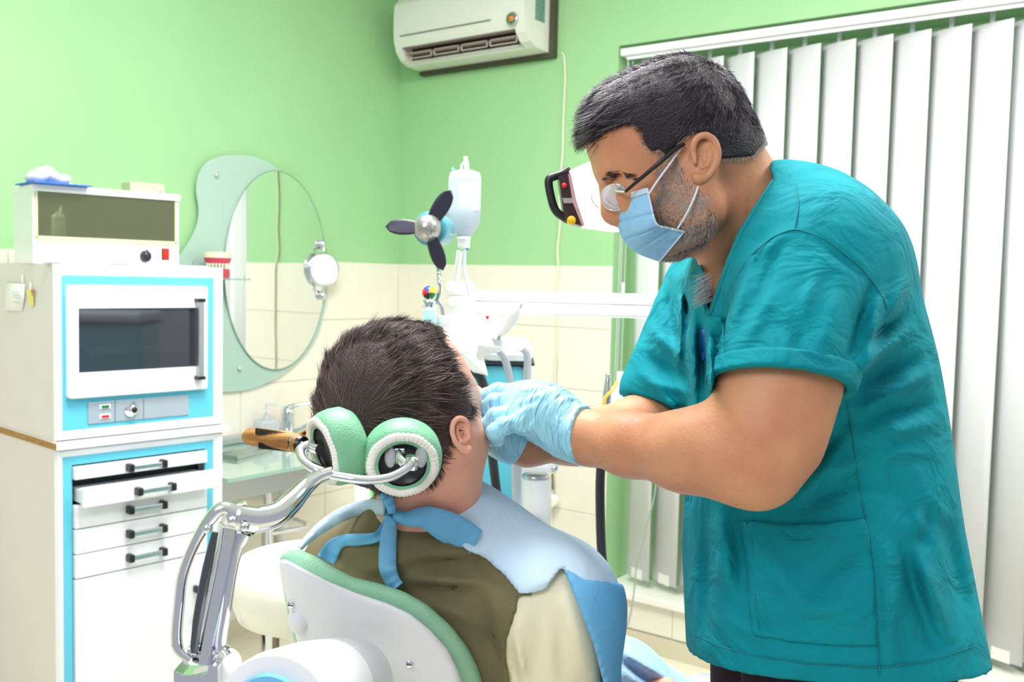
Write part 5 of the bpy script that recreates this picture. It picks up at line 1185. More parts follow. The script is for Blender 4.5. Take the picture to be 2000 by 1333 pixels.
# ---- glasses
gs = MB(); gs.tube(ptsW([(1336, 282, 1.078), (1318, 292, 1.074), (1290, 316, 1.072), (1250, 350, 1.080), (1222, 374, 1.090)]), [.0020, .0028, .0026, .0022, .0018], 10, sub=3)
gls = gs.build('glasses', BLACK, dent)
gs = MB(); gs.tube(ptsW([(1330, 305, 1.236), (1290, 330, 1.238), (1222, 374, 1.225)]), .002, 8, sub=3); gs.build('temple_arm', BLACK, gls)
LENS = mat('lens_glass', (214, 222, 236), .04, trans=.55, ior=1.4, spec=1.0, alpha=.8, coat=.6)
def lens(cx, cy, d, ang, a_, b_, name, turn):
    e1 = np.array([math.cos(ang), math.sin(ang), 0]); e2 = nrm(np.array([-math.sin(ang) * turn, math.cos(ang) * turn, -math.sqrt(1 - turn ** 2)]))
    c = Q(cx, cy, d); n_ = np.cross(e1, e2)
    P0 = [Vector(W([c + e1 * a_ * math.cos(t) + e2 * b_ * math.sin(t)])[0]) for t in np.linspace(0, 2 * math.pi, 36, endpoint=False)]
    nn = Vector((W([c + n_])[0] - W([c])[0])); m = MB(); m.prism(P0, nn * .0018, True); o = m.build(name, LENS, gls)
    m = MB(); m.tube(P0 + [P0[0]], .0007, 6, caps=False); m.build('lens_rim', CHROME, gls); return o
lens(1200, 386, 1.118, math.radians(-38), .0155, .020, 'lens', .62)
lens(1177, 389, 1.19, math.radians(-38), .0150, .020, 'lens', .45)
m = MB(); m.tube(ptsW([(1190, 376, 1.14), (1183, 376, 1.155), (1178, 380, 1.172)]), .0012, 8, sub=3); m.tube(ptsW([(1222, 374, 1.090), (1212, 374, 1.10), (1204, 372, 1.108)]), .0016, 8, sub=2); m.build('bridge', CHROME, gls)
# ---- hair
HN = vnorm(HV, HF); 
HAIRD = mat('dark_hair', (36, 25, 38), .36, rgb2=(22, 15, 26), vs_=60, spec=.7); HAIRG = mat('grey_hair', (196, 188, 190), .45, spec=.6)
hairpoly = [(1150, 272), (1170, 268), (1205, 248), (1235, 240), (1252, 252), (1262, 285), (1272, 296), (1290, 292), (1300, 305), (1325, 280), (1345, 262), (1380, 258), (1400, 275), (1405, 310), (1440, 308), (1470, 305), (1490, 280), (1480, 120), (1380, 80), (1250, 80), (1150, 140), (1120, 240)]
hm = polymap(hairpoly)
cap = hd.copy(); PX, PY, Z = cap.pix(); PX, PY = np.broadcast_arrays(PX, PY)
cap.f = np.maximum(cap.f - .0045, (hm(PX, PY) * (1.1 / F)).astype(f32)); cap.f = np.maximum(cap.f, -(hd.f + .004))
nbuild('hair_base', cap.mesh(), mat('scalp_dark', (34, 25, 34), .6, bump=1.0, bs=500, stretch=(1, 1, 1)), dent, it=1)
def grey_amt(px, py): return np.clip((px - 1240) / 60, 0, 1) * np.clip((py - 235) / 55, 0, 1) * .55 + np.clip((py - 265) / 30, 0, 1) * .4
def fnD(px, py, p, nn, g): return (hm(px, py) < 2) & (g.random(len(px)) > grey_amt(px, py))
def fnG(px, py, p, nn, g): return (hm(px, py) < 4) & (g.random(len(px)) < grey_amt(px, py) + .035)
whorl = Q(1395, 165, 1.13)
def comb(p, nn):
    v = p - whorl; fw = np.array([-.9, -.15, 0]); k = np.clip((1390 - (1000 + p[:, 0] / p[:, 2] * F)) / 120, 0, 1)[:, None]
    dn = np.array([-.15, -1.0, 0]); return v / (np.linalg.norm(v, axis=1, keepdims=True) + 1e-6) * .5 + fw * k * 1.0 + dn * (1 - k) * .8
def lenD(p):
    px = 1000 + p[:, 0] / p[:, 2] * F; py = 666.5 - p[:, 1] / p[:, 2] * F
    L = .0125 + .010 * np.clip((1240 - px) / 80, 0, 1); return L * (1 - .72 * np.clip((py - 215 - (px < 1230) * 60) / 70, 0, 1)) * rng.uniform(.7, 1.2, len(p))
p, nn = pick(HV, HN, HF, 19000, fnD, 1)
HAIRM = mat('hair_highlight', (92, 80, 102), .35, spec=.8)  # lighter tone that puts the highlights into the strand colour
strands('hair', HAIRD, dent, p + nn * .003, nn, comb(p, nn), lenD(p), .00038, lift=.42, bend=.15, curl=.30, seed=2)
p, nn = pick(HV, HN, HF, 3000, fnD, 31)
strands('highlight_hair', HAIRM, dent, p + nn * .006, nn, comb(p, nn), lenD(p) * .9, .00028, lift=.42, bend=.15, curl=.32, seed=32)
p, nn = pick(HV, HN, HF, 3200, fnG, 3)
strands('grey_hair', HAIRG, dent, p + nn * .004, nn, comb(p, nn), lenD(p) * .8, .00028, lift=.35, curl=.25, seed=3)
fr_p = [(1150 + i * 1.2, 262 + (i % 7) * 1.5, 1.11 + .0012 * i) for i in range(60)]
# quiff at the forehead
qr = np.array([Q(1165 + rng.uniform(-12, 25), 238 + rng.uniform(-22, 28), 1.1 + rng.uniform(-.0, .1)) for _ in range(500)])
qn = np.tile(nrm([-.6, .75, -.1]), (500, 1)); strands('fringe', HAIRD, dent, qr, qn, np.tile(nrm([-.9, -.35, 0]), (500, 1)), .028, .0005, lift=.1, curl=.3, seed=9)
beard = [(1284, 296), (1312, 286), (1326, 300), (1336, 345), (1352, 350), (1365, 372), (1388, 378), (1395, 420), (1396, 450), (1380, 480), (1330, 505), (1295, 515), (1290, 480), (1300, 450), (1282, 437), (1275, 400), (1288, 370)]
bm_ = polymap(beard)
def fnB(px, py, p, nn, g): return (bm_(px, py) < g.uniform(-12, 9, len(px))) & (nn[:, 2] < .3)
cb_ = hd.copy(); PX, PY, Z = cb_.pix(); PX, PY = np.broadcast_arrays(PX, PY)
cb_.f = np.maximum(cb_.f - .0012, ((bm_(PX, PY) + 9) * (1.1 / F)).astype(f32)); cb_.f = np.maximum(cb_.f, -(hd.f + .004))
nbuild('stubble', cb_.mesh(), mat('stubble', (190, 148, 122), .8, rgb2=(140, 114, 104), vs_=340, bump=.6, bs=500, detail=6), dent, it=1)
p, nn = pick(HV, HN, HF, 5200, fnB, 5); strands('beard', HAIRG, dent, p, nn, np.tile(nrm([-.25, -1, -.1]), (len(p), 1)), .0085, .00027, lift=.45, curl=.4, seed=5, nseg=3)
p, nn = pick(HV, HN, HF, 2600, fnB, 6); strands('dark_beard', HAIRD, dent, p, nn, np.tile(nrm([-.25, -1, -.1]), (len(p), 1)), .007, .00026, lift=.4, curl=.4, seed=6, nseg=3)
def fnE(px, py, p, nn, g): return inpoly([(1170, 350), (1180, 337), (1205, 332), (1228, 340), (1246, 354), (1240, 358), (1212, 346), (1190, 350)], px, py) & (nn[:, 2] < .2)
p, nn = pick(HV, HN, HF, 260, fnE, 7); strands('eyebrow', HAIRD, dent, p, nn, np.tile(nrm([.8, .1, 0]), (len(p), 1)), .009, .0003, lift=.35, curl=.25, seed=7, nseg=3)
def fnC(px, py, p, nn, g): return inpoly([(1375, 520), (1398, 520), (1400, 560), (1385, 600), (1372, 570)], px, py) & (nn[:, 2] < .2)
p, nn = pick(HV, HN, HF, 260, fnC, 8)
cr_ = np.array([Q(1384 + rng.uniform(-10, 8), 560 + rng.uniform(-28, 28), 1.10 + rng.uniform(0, .02)) for _ in range(220)])
strands('chest_hair', HAIRG, dent, cr_, np.tile([0, 0, -1.0], (220, 1)), np.tile(nrm([-.9, -.5, 0]), (220, 1)), .018, .00025, lift=.4, curl=.3, seed=8, nseg=3)
# tiny arm hairs
def fnA(px, py, p, nn, g): return (px > 1155) & (px < 1480) & (py > 780)
AN = vnorm(AV, AF); p, nn = pick(AV, AN, AF, 500, fnA, 12); strands('arm_hair', mat('fine_hair', (120, 84, 66), .5), dent, p, nn, np.tile(nrm([-.6, -.5, 0]), (len(p), 1)), .006, .00011, lift=.5, curl=.3, seed=12, nseg=2)
# ============================================================ PATIENT
ph = Sdf((-.255, -.30, .98), (.02, .035, 1.30), .0024)
ph.ell(Q(772, 768, 1.12), (.084, .080, .090), None, .01)
ph.ell(Q(752, 845, 1.10), (.072, .060, .068), None, .03)
ph.ell(Q(833, 738, 1.165), (.042, .052, .062), None, .03)
ph.ell(Q(862, 800, 1.155), (.040, .050, .060), None, .03)
ph.ch([(Q(878, 722, 1.185), .014), (Q(900, 742, 1.20), .010)], .015)
ph.ell(Q(905, 795, 1.165), (.019, .026, .022), None, .02)
ph.ch([(Q(892, 855, 1.09), .018), (Q(906, 870, 1.14), .018), (Q(915, 862, 1.20), .018)], .03)
ph.ell(Q(905, 830, 1.20), (.024, .03, .03), None, .02)
ph.ch([(Q(905, 752, 1.225), .008), (Q(926, 772, 1.235), .010), (Q(922, 790, 1.228), .011)], .012)
ph.ch([(Q(915, 818, 1.235), .008), (Q(920, 830, 1.23), .009)], .008)
ph.ell(Q(898, 757, 1.215), (.011, .009, .012), None, .006)
ph.ch([(Q(850, 880, 1.125), .050), (Q(843, 950, 1.135), .0505), (Q(838, 1030, 1.16), .062), (Q(835, 1090, 1.18), .08)], .03)
PVF = ph.mesh()
pe = Sdf(Q(905, 852, 1.06) - .04, Q(905, 852, 1.06) + .045, .0011)
ear(pe, Q(903, 851, 1.068), [-.80, -.12, -.55], [-.18, 1, -.05], [.55, .05, -.83], .040, .002)
pa = Sdf((-.20, -.62, .95), (.36, -.20, 1.62), .005)
pa.ch([(Q(1085, 1195, 1.13), .052), (Q(1100, 1400, 1.16), .046), (Q(1120, 1500, 1.2), .040), (Q(1200, 1440, 1.33), .034), (Q(1262, 1372, 1.43), .024)], .02)
pa.ell(Q(1290, 1348, 1.47), (.030, .019, .028), None, .015)
for i in range(4): finger(pa, [Q(1300 + i * 6, 1350 + 3 * i, 1.45 + .02 * i), Q(1325 + i * 5, 1356 + 4 * i, 1.46 + .02 * i), Q(1335 + i * 4, 1372 + 3 * i, 1.47 + .02 * i)], [.0098, .009, .008])
finger(pa, [Q(1278, 1362, 1.44), Q(1290, 1378, 1.42), Q(1305, 1388, 1.42)], [.012, .0105, .009])
pa.ch([(Q(880, 1080, 1.2), .09), (Q(900, 1300, 1.26), .11), (Q(980, 1450, 1.4), .12)], .05)
po = W([Q(950, 1300, 1.3)])[0]; pat_o = [float(po[0]), float(po[1]), .40]
pat = nbuild('person', [PVF, pe.mesh(), pa.mesh()], SKINP, None, it=1, origin=pat_o)
tag(pat, 'seated brown-haired patient seen from behind, wearing an olive vest and a pale blue bib', 'person')
# ---- hair
PVv, PFf = PVF; PN = vnorm(PVv, PFf)
HAIRB = mat('brown_hair', (62, 42, 42), .36, rgb2=(40, 26, 28), vs_=50, spec=.7); HAIRL = mat('brown_hair_sheen', (128, 100, 96), .4, spec=.7)  # HAIRL: lighter strands, sheen of the brown hair put into the colour
php = [(820, 600), (850, 645), (872, 690), (884, 720), (900, 750), (914, 780), (922, 800), (916, 822), (902, 818), (888, 812), (884, 835), (878, 870), (866, 892), (862, 925), (840, 950), (740, 965), (640, 930), (590, 860), (590, 720), (660, 590)]
pm = polymap(php)
cp2 = ph.copy(); PX, PY, Z = cp2.pix(); PX, PY = np.broadcast_arrays(PX, PY)
cp2.f = np.maximum(cp2.f - .0045, (pm(PX, PY) * (1.1 / F)).astype(f32)); cp2.f = np.maximum(cp2.f, -(ph.f + .004)); cp2.f = np.maximum(cp2.f, (Z - 1.205)).astype(f32)
nbuild('hair_base', cp2.mesh(), mat('scalp_brown', (58, 40, 38), .6, bump=1, bs=500), pat, it=1)
wh = Q(690, 850, 1.02)
def pcomb(p):
    v = p - wh; v = v / (np.linalg.norm(v, axis=1, keepdims=True) + 1e-6)
    ax_ = nrm(wh - Q(772, 768, 1.12)); return v + np.cross(ax_, v) * .55
def fnP(px, py, p, nn, g): return (pm(px, py) < g.uniform(-4, 4, len(px))) & (p[:, 2] < 1.20) & (np.hypot(px - 690, py - 815) > g.uniform(0, 22, len(px)))
p, nn = pick(PVv, PN, PFf, 16000, fnP, 21)
def pl_(p):
    py = 666.5 - p[:, 1] / p[:, 2] * F; px = 1000 + p[:, 0] / p[:, 2] * F
    return .023 * (1 - .55 * np.clip((py - 820) / 80, 0, 1)) * (1 - .45 * np.clip((px - 880) / 40, 0, 1)) * rng.uniform(.7, 1.2, len(p))
strands('hair', HAIRB, pat, p + nn * .003, nn, pcomb(p), pl_(p), .00042, lift=.2, bend=.3, curl=.26, seed=21, nseg=5)
p, nn = pick(PVv, PN, PFf, 3400, fnP, 22)
strands('hair_sheen', HAIRL, pat, p + nn * .005, nn, pcomb(p), pl_(p), .00030, lift=.24, bend=.3, curl=.3, seed=22, nseg=5)  # strands coloured lighter to imitate sheen
# ---- clothes
tv = Sdf((-.29, -.62, .93), (.30, -.165, 1.60), .0042)
tv.rc(Q(842, 1036, 1.155), Q(705, 1122, 1.25), .060, .060, .03)
tv.rc(Q(845, 1055, 1.17), Q(1070, 1180, 1.14), .060, .067, .03)
tv.ell(Q(870, 1225, 1.22), (.175, .13, .095), None, .06)
tv.ch([(Q(860, 1130, 1.20), .10), (Q(900, 1350, 1.30), .125), (Q(1000, 1480, 1.45), .13)], .06)
tv.rc(Q(700, 1125, 1.25), Q(690, 1330, 1.35), .060, .052, .04)
tv.ell(Q(1065, 1185, 1.135), (.068, .064, .07), None, .03)
tv.ch([(Q(1070, 1200, 1.125), .062), (Q(1082, 1400, 1.15), .057), (Q(1088, 1440, 1.17), .056)], .03)
tv.rc(Q(842, 900, 1.13), Q(842, 975, 1.14), .060, .049, 0, 's'); tv.fm = 1.5
tv.folds([(690, 1120, 830, 1090, 14, .005), (760, 1060, 900, 1058, 9, .004), (780, 1085, 960, 1075, 12, .006), (800, 1100, 940, 1110, 16, -.005), (790, 1130, 950, 1140, 10, .007), (800, 1155, 930, 1165, 16, -.005),
          (900, 1060, 985, 1150, 12, -.004), (950, 1140, 985, 1240, 16, .005), (930, 1200, 980, 1300, 16, -.005), (640, 1080, 740, 1150, 16, -.004), (660, 1110, 760, 1180, 14, .004), (850, 1180, 960, 1230, 14, .004),
          (1020, 1180, 1000, 1300, 14, .004), (1060, 1160, 1050, 1333, 16, -.004), (1110, 1180, 1150, 1333, 16, .004), (1090, 1200, 1100, 1333, 14, -.004), (995, 1250, 1010, 1333, 9, -.006), (1012, 1260, 1025, 1333, 8, .006)])
VEST = cloth('olive_vest', (122, 112, 84), (112, 104, 78), bs=800, bump=.4); CREAM = cloth('cream_shirt', (240, 232, 204), (234, 226, 200), bs=700)
BIB = cloth('bib_pale_blue', (198, 222, 248), (208, 230, 250), bs=500, bump=.25, rough=.7, wr=.25, wrs=14); BIBB = cloth('bib_sky_blue', (104, 176, 228), (120, 186, 234), bs=500, bump=.25, rough=.7, wr=.3, wrs=16)
nbuild('shirt', tv.mesh(), CREAM, pat, it=1)
vp = [(560, 960), (700, 960), (1040, 960), (1040, 1165), (1014, 1163), (1008, 1195), (992, 1245), (988, 1280), (1000, 1360), (1020, 1600), (560, 1600)]
sv = tv.copy(); R_ = sv.region(vp, 1.1); sv.f = np.maximum(sv.f - .0045, R_); sv.f = np.maximum(sv.f, -(tv.f + .006)); nbuild('vest', sv.mesh(), VEST, pat, it=1)
sv = tv.copy()
bp1 = [(800, 1008), (820, 990), (845, 978), (880, 975), (925, 960), (935, 930), (1300, 930), (1300, 1420), (1206, 1400), (1192, 1333), (1175, 1255), (1150, 1190), (1125, 1145), (1098, 1108), (1062, 1156), (1014, 1162), (985, 1125), (948, 1092), (908, 1074), (890, 1050), (830, 1030), (800, 1024)]
R_ = sv.region(bp1, 1.1); sv.f = np.maximum(sv.f - .0115, R_); sv.f = np.maximum(sv.f, -(tv.f - .003)); bib = nbuild('bib', sv.mesh(), BIB, pat, it=1)
sv = tv.copy(); bp2 = [(1098, 1106), (1140, 1132), (1300, 1150), (1300, 1440), (1190, 1420), (1178, 1333), (1160, 1262), (1130, 1185)]
sv.ch([(Q(1110, 1190, 1.12), .036), (Q(1120, 1400, 1.15), .032)], .03)
R_ = sv.region(bp2, 1.1); sv.f = np.maximum(sv.f - .0150, R_); sv.f = np.maximum(sv.f, -(tv.f - .004)); nbuild('bib_side_flap', sv.mesh(), BIBB, bib, it=1)['label'] = 'sky blue side flap of the bib hanging over the sleeve'
def depth_at(x_, y_, s, dflt):
    ds = np.arange(.94, 1.45, .002); p = np.stack([(x_ - 1000) / F * ds, (666.5 - y_) / F * ds, ds], 1); ii = np.round((p - s.lo) / s.h).astype(int)
    ok = ((ii >= 0) & (ii < s.n)).all(1); ii = np.clip(ii, 0, s.n - 1); v = np.where(ok, s.f[ii[:, 0], ii[:, 1], ii[:, 2]], .5); k = np.argmax(v < 0); return ds[k] if v[k] < 0 else dflt
def ribbon(name, pts, m_, par, surf, dflt=1.17, off=.008, sub=5, tw=0):
    """pts: px, py, half width px, extra offset towards the viewer"""
    P3 = []; 
    dd_ = [min(depth_at(p[0], p[1], surf, dflt), depth_at(p[0], p[1], ph, 9)) - off - p[3] for p in pts]
    c, w_ = crom([Vector((p[0], p[1], d_)) for p, d_ in zip(pts, dd_)], [p[2] for p in pts], sub); G_ = []
    for i in range(len(c)):
        a = c[max(i - 1, 0)]; b = c[min(i + 1, len(c) - 1)]; t = Vector((b.x - a.x, b.y - a.y)).normalized(); n_ = Vector((-t.y, t.x)); row = []
        for k in range(7):
            s_ = k / 3 - 1; row.append(P(c[i].x + n_.x * w_[i] * s_, c[i].y + n_.y * w_[i] * s_, c[i].z - .0035 * math.cos(s_ * 2.2 + i * .35 * tw) - .0012 * math.sin(i * 1.3)))
        G_.append(row)
    m = MB(); m.grid(G_, True, thick=FW * .0011); return m.build(name, m_, par)
ribbon('neck_strap', [(752, 992, 16, .01), (715, 992, 15, .01), (670, 1005, 14, .008), (632, 1028, 12, .012), (606, 1050, 9, .02), (585, 1072, 6, .03)], BIB, bib, tv)
ribbon('neck_strap', [(768, 1005, 9, .012), (795, 1014, 14, .010), (830, 1012, 22, .009), (865, 1026, 30, .008), (900, 1044, 32, .006), (930, 1060, 26, .003)], BIBB, bib, tv)
ribbon('tie_tail', [(764, 1010, 10, .012), (760, 1040, 15, .016), (757, 1075, 17, .018), (757, 1110, 17, .02), (766, 1135, 15, .02), (776, 1148, 14, .02)], mat('bib_tie', (118, 184, 230), .7), bib, tv)
ribbon('tie_tail', [(760, 1008, 8, .016), (750, 1032, 9, .018), (735, 1050, 10, .018), (700, 1055, 12, .018), (668, 1058, 12, .018), (648, 1074, 17, .02), (636, 1096, 19, .02)], BIBB, bib, tv, tw=1)
ribbon('tie_loop', [(742, 968, 5, .014), (754, 972, 12, .02), (762, 988, 10, .022), (766, 1004, 7, .02)], BIBB, bib, tv)
m = MB(); kn = P(763, 1003, depth_at(763, 1003, tv, 1.12) - .02); m.ball(kn, (.009, .008, .0085), n=16, k=10); m.ball(kn + RT * .008 - UP * .002, (.008, .006, .006), n=12, k=8); m.build('knot', BIBB, bib)
# ---- legs under a drape
lg2 = Sdf((-.05, -.95, 1.2), (.62, -.42, 2.6), .009)
lg2.ch([(Q(1010, 1480, 1.42), .13), (Q(1168, 1318, 1.76), .072), (Q(1240, 1330, 2.1), .06), (Q(1290, 1420, 2.4), .055)], .03)
lg2.ch([(Q(1100, 1520, 1.45), .12), (Q(1392, 1402, 1.92), .078), (Q(1420, 1400, 2.2), .06), (Q(1440, 1450, 2.45), .055)], .03)
STR = mat('white_patterned_cloth', (236, 238, 246), .85, rgb2=(150, 164, 208), vs_=90, stretch=(1, 1, 4))
nbuild('trousers', lg2.mesh(), STR, pat, it=1)
dr_ = Sdf((.0, -.75, 1.30), (.42, -.40, 1.80), .006)
dr_.ch([(Q(1150, 1335, 1.46), .074), (Q(1205, 1345, 1.52), .074), (Q(1312, 1418, 1.62), .082)], .03)
dr_.folds([(1210, 1270, 1330, 1345, 8, .006), (1205, 1290, 1290, 1345, 9, -.006), (1215, 1310, 1270, 1350, 8, .005), (1200, 1300, 1200, 1360, 8, .005)])
dp = tag(nbuild('lap_sheet', dr_.mesh(), cloth('drape_blue', (176, 208, 246), (150, 194, 240), bs=400, wr=.4, wrs=18), None, it=1), 'light blue paper sheet lying over the lap of the seated patient', 'sheet')
# ============================================================ DENTAL CHAIR
chp = P(900, 1200, 1.35); ch_o = Vector((chp.x, chp.y, 0))
dc_ = thing('dental_chair', ch_o, 'dental chair with a white shell back, mint vinyl pad and chrome headrest arm', 'dental chair')
def rslab(name, poly, d0, d1, rnd, m_, h=.004, curve=None, par=dc_, it=2):
    P_ = np.array(poly, float); xs_, ys_ = P_[:, 0], P_[:, 1]; dm = max(d0, d1) + .12
    lo = np.minimum(Q(xs_.min() - 40, ys_.max() + 40, dm), Q(xs_.min() - 40, ys_.max() + 40, .85)); hi = np.maximum(Q(xs_.max() + 40, ys_.min() - 40, dm), Q(xs_.max() + 40, ys_.min() - 40, .85))
    s = Sdf((lo[0], lo[1], d0 - .10), (hi[0], hi[1], d1 + .25), h)
    PX, PY, Z = s.pix(); PX, PY = np.broadcast_arrays(PX, PY); cv_ = curve(PX, PY) if curve else 0
    R_ = polymap(poly)(PX, PY) * (1.0 / F); zc = np.abs(Z - cv_ - (d0 + d1) / 2) - (d1 - d0) / 2
    a = np.maximum(R_ + rnd, 0); b = np.maximum(zc + rnd, 0); s.f = (np.sqrt(a * a + b * b) + np.minimum(np.maximum(R_ + rnd, zc + rnd), 0) - rnd).astype(f32)
    return nbuild(name, s.mesh(), m_, par, it=it), s
def cvb(px, py): return (py - 1080) / 1000 * .30 + .00000035 * (px - 760) ** 2 + .00004 * np.clip(620 - px, 0, 100)
padp = [(545, 1110), (546, 1086), (560, 1076), (582, 1073), (615, 1086), (650, 1108), (690, 1128), (740, 1140), (790, 1156), (835, 1182), (880, 1222), (912, 1262), (932, 1300), (945, 1340), (962, 1430), (960, 1600), (900, 1720), (700, 1720), (610, 1560), (590, 1320), (562, 1200)]
shp = [(545, 1108), (544, 1094), (556, 1092), (590, 1110), (640, 1136), (700, 1160), (755, 1178), (800, 1198), (842, 1232), (875, 1270), (895, 1310), (905, 1345), (915, 1430), (915, 1600), (870, 1700), (730, 1700), (640, 1560), (600, 1340), (575, 1230), (556, 1160)]
rslab('back_pad', padp, 1.00, 1.06, .026, CREAMPAD, .0042, cvb)
rslab('back_shell', shp, .965, 1.00, .008, mat('shell_white', (232, 232, 240), .3, coat=.3), .0035, cvb)
for (x_, y_) in ((569, 1181), (800, 1297)):
    c = P(x_, y_, .966 + float(cvb(x_, y_)) ); m = MB(); m.lathe([(.0, .0035), (.0032, .0035), (.0045, .002), (.0045, -.003)], c, -FW, 18); b_ = m.build('screw', CHROME, dc_)
    m = MB(); m.box((-.003, -.0005, -.0005), (.003, .0004, .0005), M=Matrix.Translation(c - FW * .0036) @ Matrix.Rotation(TH, 4, 'Z')); m.build('slot', BLACK, b_)
m = MB(); c = P(585, 1210, .972 + float(cvb(585, 1210))); m.ball(c, (.012, .012, .016), n=20, k=12); m.build('screw_boss', mat('shell_white_boss', (232, 232, 240), .3, coat=.3), dc_)
# seat, base
sM = Matrix.Translation((0, 0, 0))
s0 = P(960, 1480, 1.42); s1 = P(1200, 1420, 1.9)
dirn = Vector((s1.x - s0.x, s1.y - s0.y, 0)).normalized(); yaw_ = math.atan2(dirn.y, dirn.x)
m = MB(); m.box((-.14, -.18, .40), (.75, .18, .49), .04, M=yawM((s0.x, s0.y, 0), yaw_), seg=3); m.build('seat_pad', CREAMPAD, dc_)
m = MB(); m.box((-.10, -.15, .34), (.55, .15, .398), .03, M=yawM((s0.x, s0.y, 0), yaw_), seg=3); m.build('seat_frame', WHITEM, dc_)
m = MB(); cc = s0 + dirn * .25; m.lathe([(.14, 0), (.14, .05), (.09, .08), (.085, .36), (0, .36)], (cc.x, cc.y, 0)); m.box((-.25, -.22, 0), (.75, .22, .05), .02, M=yawM((s0.x, s0.y, 0), yaw_)); m.build('pedestal', WHITEM, dc_)
m = MB(); bk = P(760, 1690, 1.16); m.tube([bk, Vector((s0.x, s0.y, .47)) - dirn * .05], [(.05, .03), (.06, .03)], 12); m.build('back_bracket', WHITEM, dc_)
# headrest cushions
def cushion(c, axis, R_, T_, name):
    axis = Vector(axis).normalized()
    prf = [(0, -T_ * .5), (R_ * .55, -T_ * .52), (R_ * .82, -T_ * .46), (R_ * .97, -T_ * .26), (R_, 0), (R_ * .97, T_ * .24), (R_ * .90, T_ * .40), (R_ * .80, T_ * .47), (R_ * .6, T_ * .42)]
    m = MB(); m.lathe(prf, c, axis, 48); o = m.build(name, MINT, dc_)
    nx = (Vector((1, .2, .1)) - axis * Vector((1, .2, .1)).dot(axis)).normalized(); ny = axis.cross(nx); G_ = []
    for r_, h_ in ((.90, .40), (.86, .475), (.78, .49), (.70, .47), (.65, .38)):
        row = []
        for k in range(161):
            a = 2 * math.pi * k / 160; rw = 1 + .004 * math.sin(a * 52 + 3 * math.sin(a * 3)) + .005 * math.sin(a * 9); row.append(c + axis * (T_ * h_ + .0005 * math.sin(a * 52 + 3 * math.sin(a * 3))) + (nx * math.cos(a) + ny * math.sin(a)) * R_ * r_ * rw)
        G_.append(row)
    m = MB(); m.grid(G_, True, thick=-axis * .001); m.build('elastic_cover', ELAST, o)
    m = MB(); m.lathe([(0, T_ * .22), (R_ * .62, T_ * .24), (R_ * .62, T_ * .38)], c, axis, 40); m.build('back_plate', BLACK, o)
    return o
c2_ = P(786, 893, .985); ax2 = (-FW * .90 - UP * .30 + RT * .12).normalized()
cushion(c2_, ax2, .0405, .042, 'head_cushion')
c1_ = P(661, 872, .99); ax1 = (-RT * .80 - FW * .52 - UP * .22).normalized()
cushion(c1_, ax1, .040, .042, 'head_cushion')
# mechanism inside the right cushion
m = MB(); e_ = c2_ + ax2 * .014
for s_, col in ((-1, 0), (1, 0)):
    m.ball(P(762 if s_ < 0 else 822, 893, .966), (.007, .004, .011), n=14, k=8)
m.build('clear_roller', CLEARP, dc_)
hb = MB(); hb.tube([P(778, 882, .962), P(783, 900, .955), P(792, 908, .950)], [.0035, .006, .005], 12); hb.tube([P(772, 880, .963), P(790, 880, .963)], .003, 10); hb.tube([P(806, 893, .945), P(802, 915, .948)], .0065, 14); hb.build('pivot', CHROME, dc_)
m = MB(); c = P(808, 903, .940); m.lathe([(0, .002), (.004, .002), (.0048, 0)], c, -FW, 16); m.build('pivot_bolt', STEEL, dc_)
# chrome arms
m = MB(); m.tube([P(640, 926, .93), P(680, 934, .925), P(720, 938, .925), P(760, 933, .928), P(790, 918, .935), P(806, 902, .942)], [(.0048, .0065), (.0046, .0062), (.0044, .006), (.0044, .006), (.004, .0055), (.004, .0052)], 14, sub=5); m.build('fork_arm', CHROME, dc_)
m = MB(); m.tube([P(642, 926, .93), P(612, 914, .935), P(592, 898, .945), P(588, 880, .955), P(604, 870, .965), P(628, 868, .975)], [(.0048, .007), (.0046, .0068), (.0046, .0065), (.0044, .006), (.004, .0055), (.004, .005)], 14, sub=5); m.build('fork_arm', CHROME, dc_)
m = MB(); m.tube([P(650, 922, .93), P(622, 932, .927), P(596, 952, .92), P(566, 985, .90), P(535, 1008, .885), P(490, 1018, .87)], [(.006, .008), (.0065, .009), (.0085, .010), (.0105, .010), (.0115, .011), (.0125, .012)], 18, sub=6); m.build('main_arm', CHROME, dc_)
m = MB(); m.tube([P(500, 1016, .872), P(470, 1012, .865), P(440, 1004, .86)], [.0120, .0118, .0125], 22, sub=2); m.lathe([(.0145, 0), (.0145, .004)], P(468, 1011, .866), RT, 24); m.build('elbow_collar', CHROME, dc_)
m = MB(); m.tube([P(462, 1002, .86), P(436, 994, .858), P(414, 1010, .856), P(384, 1056, .855), P(358, 1120, .853), P(350, 1180, .852), P(345, 1240, .851), P(350, 1272, .85), P(372, 1290, .85)], [(.006, .007), (.0065, .0075), (.006, .007), (.005, .0062), (.005, .006), (.005, .006), (.005, .006), (.005, .006), (.005, .006)], 14, sub=5); m.build('outer_link', CHROME, dc_)
m = MB(); m.tube([P(446, 1024, .864), P(436, 1080, .864), P(420, 1160, .862), P(404, 1240, .860), P(394, 1295, .858)], [(.011, .008), (.010, .008), (.0095, .008), (.0095, .008), (.010, .008)], 6, sub=3, smooth_=False); m.build('main_link', CHROME, dc_)
m = MB(); m.tube([P(478, 1040, .87), P(462, 1075, .87), P(450, 1130, .868), P(440, 1200, .866), P(430, 1262, .864), P(440, 1285, .862)], [(.008, .006), (.0065, .0055), (.0055, .0055), (.005, .0055), (.006, .0055), (.008, .006)], 12, sub=4); m.build('inner_link', CHROME, dc_)
m = MB(); m.tube([P(420, 1040, .852), P(405, 1110, .85), P(388, 1200, .849), P(378, 1275, .849)], [.003, .0045, .0045, .0035], 10, sub=3); m.build('tension_rod', mat('dark_chrome', (110, 112, 120), .15, 1.0), dc_)
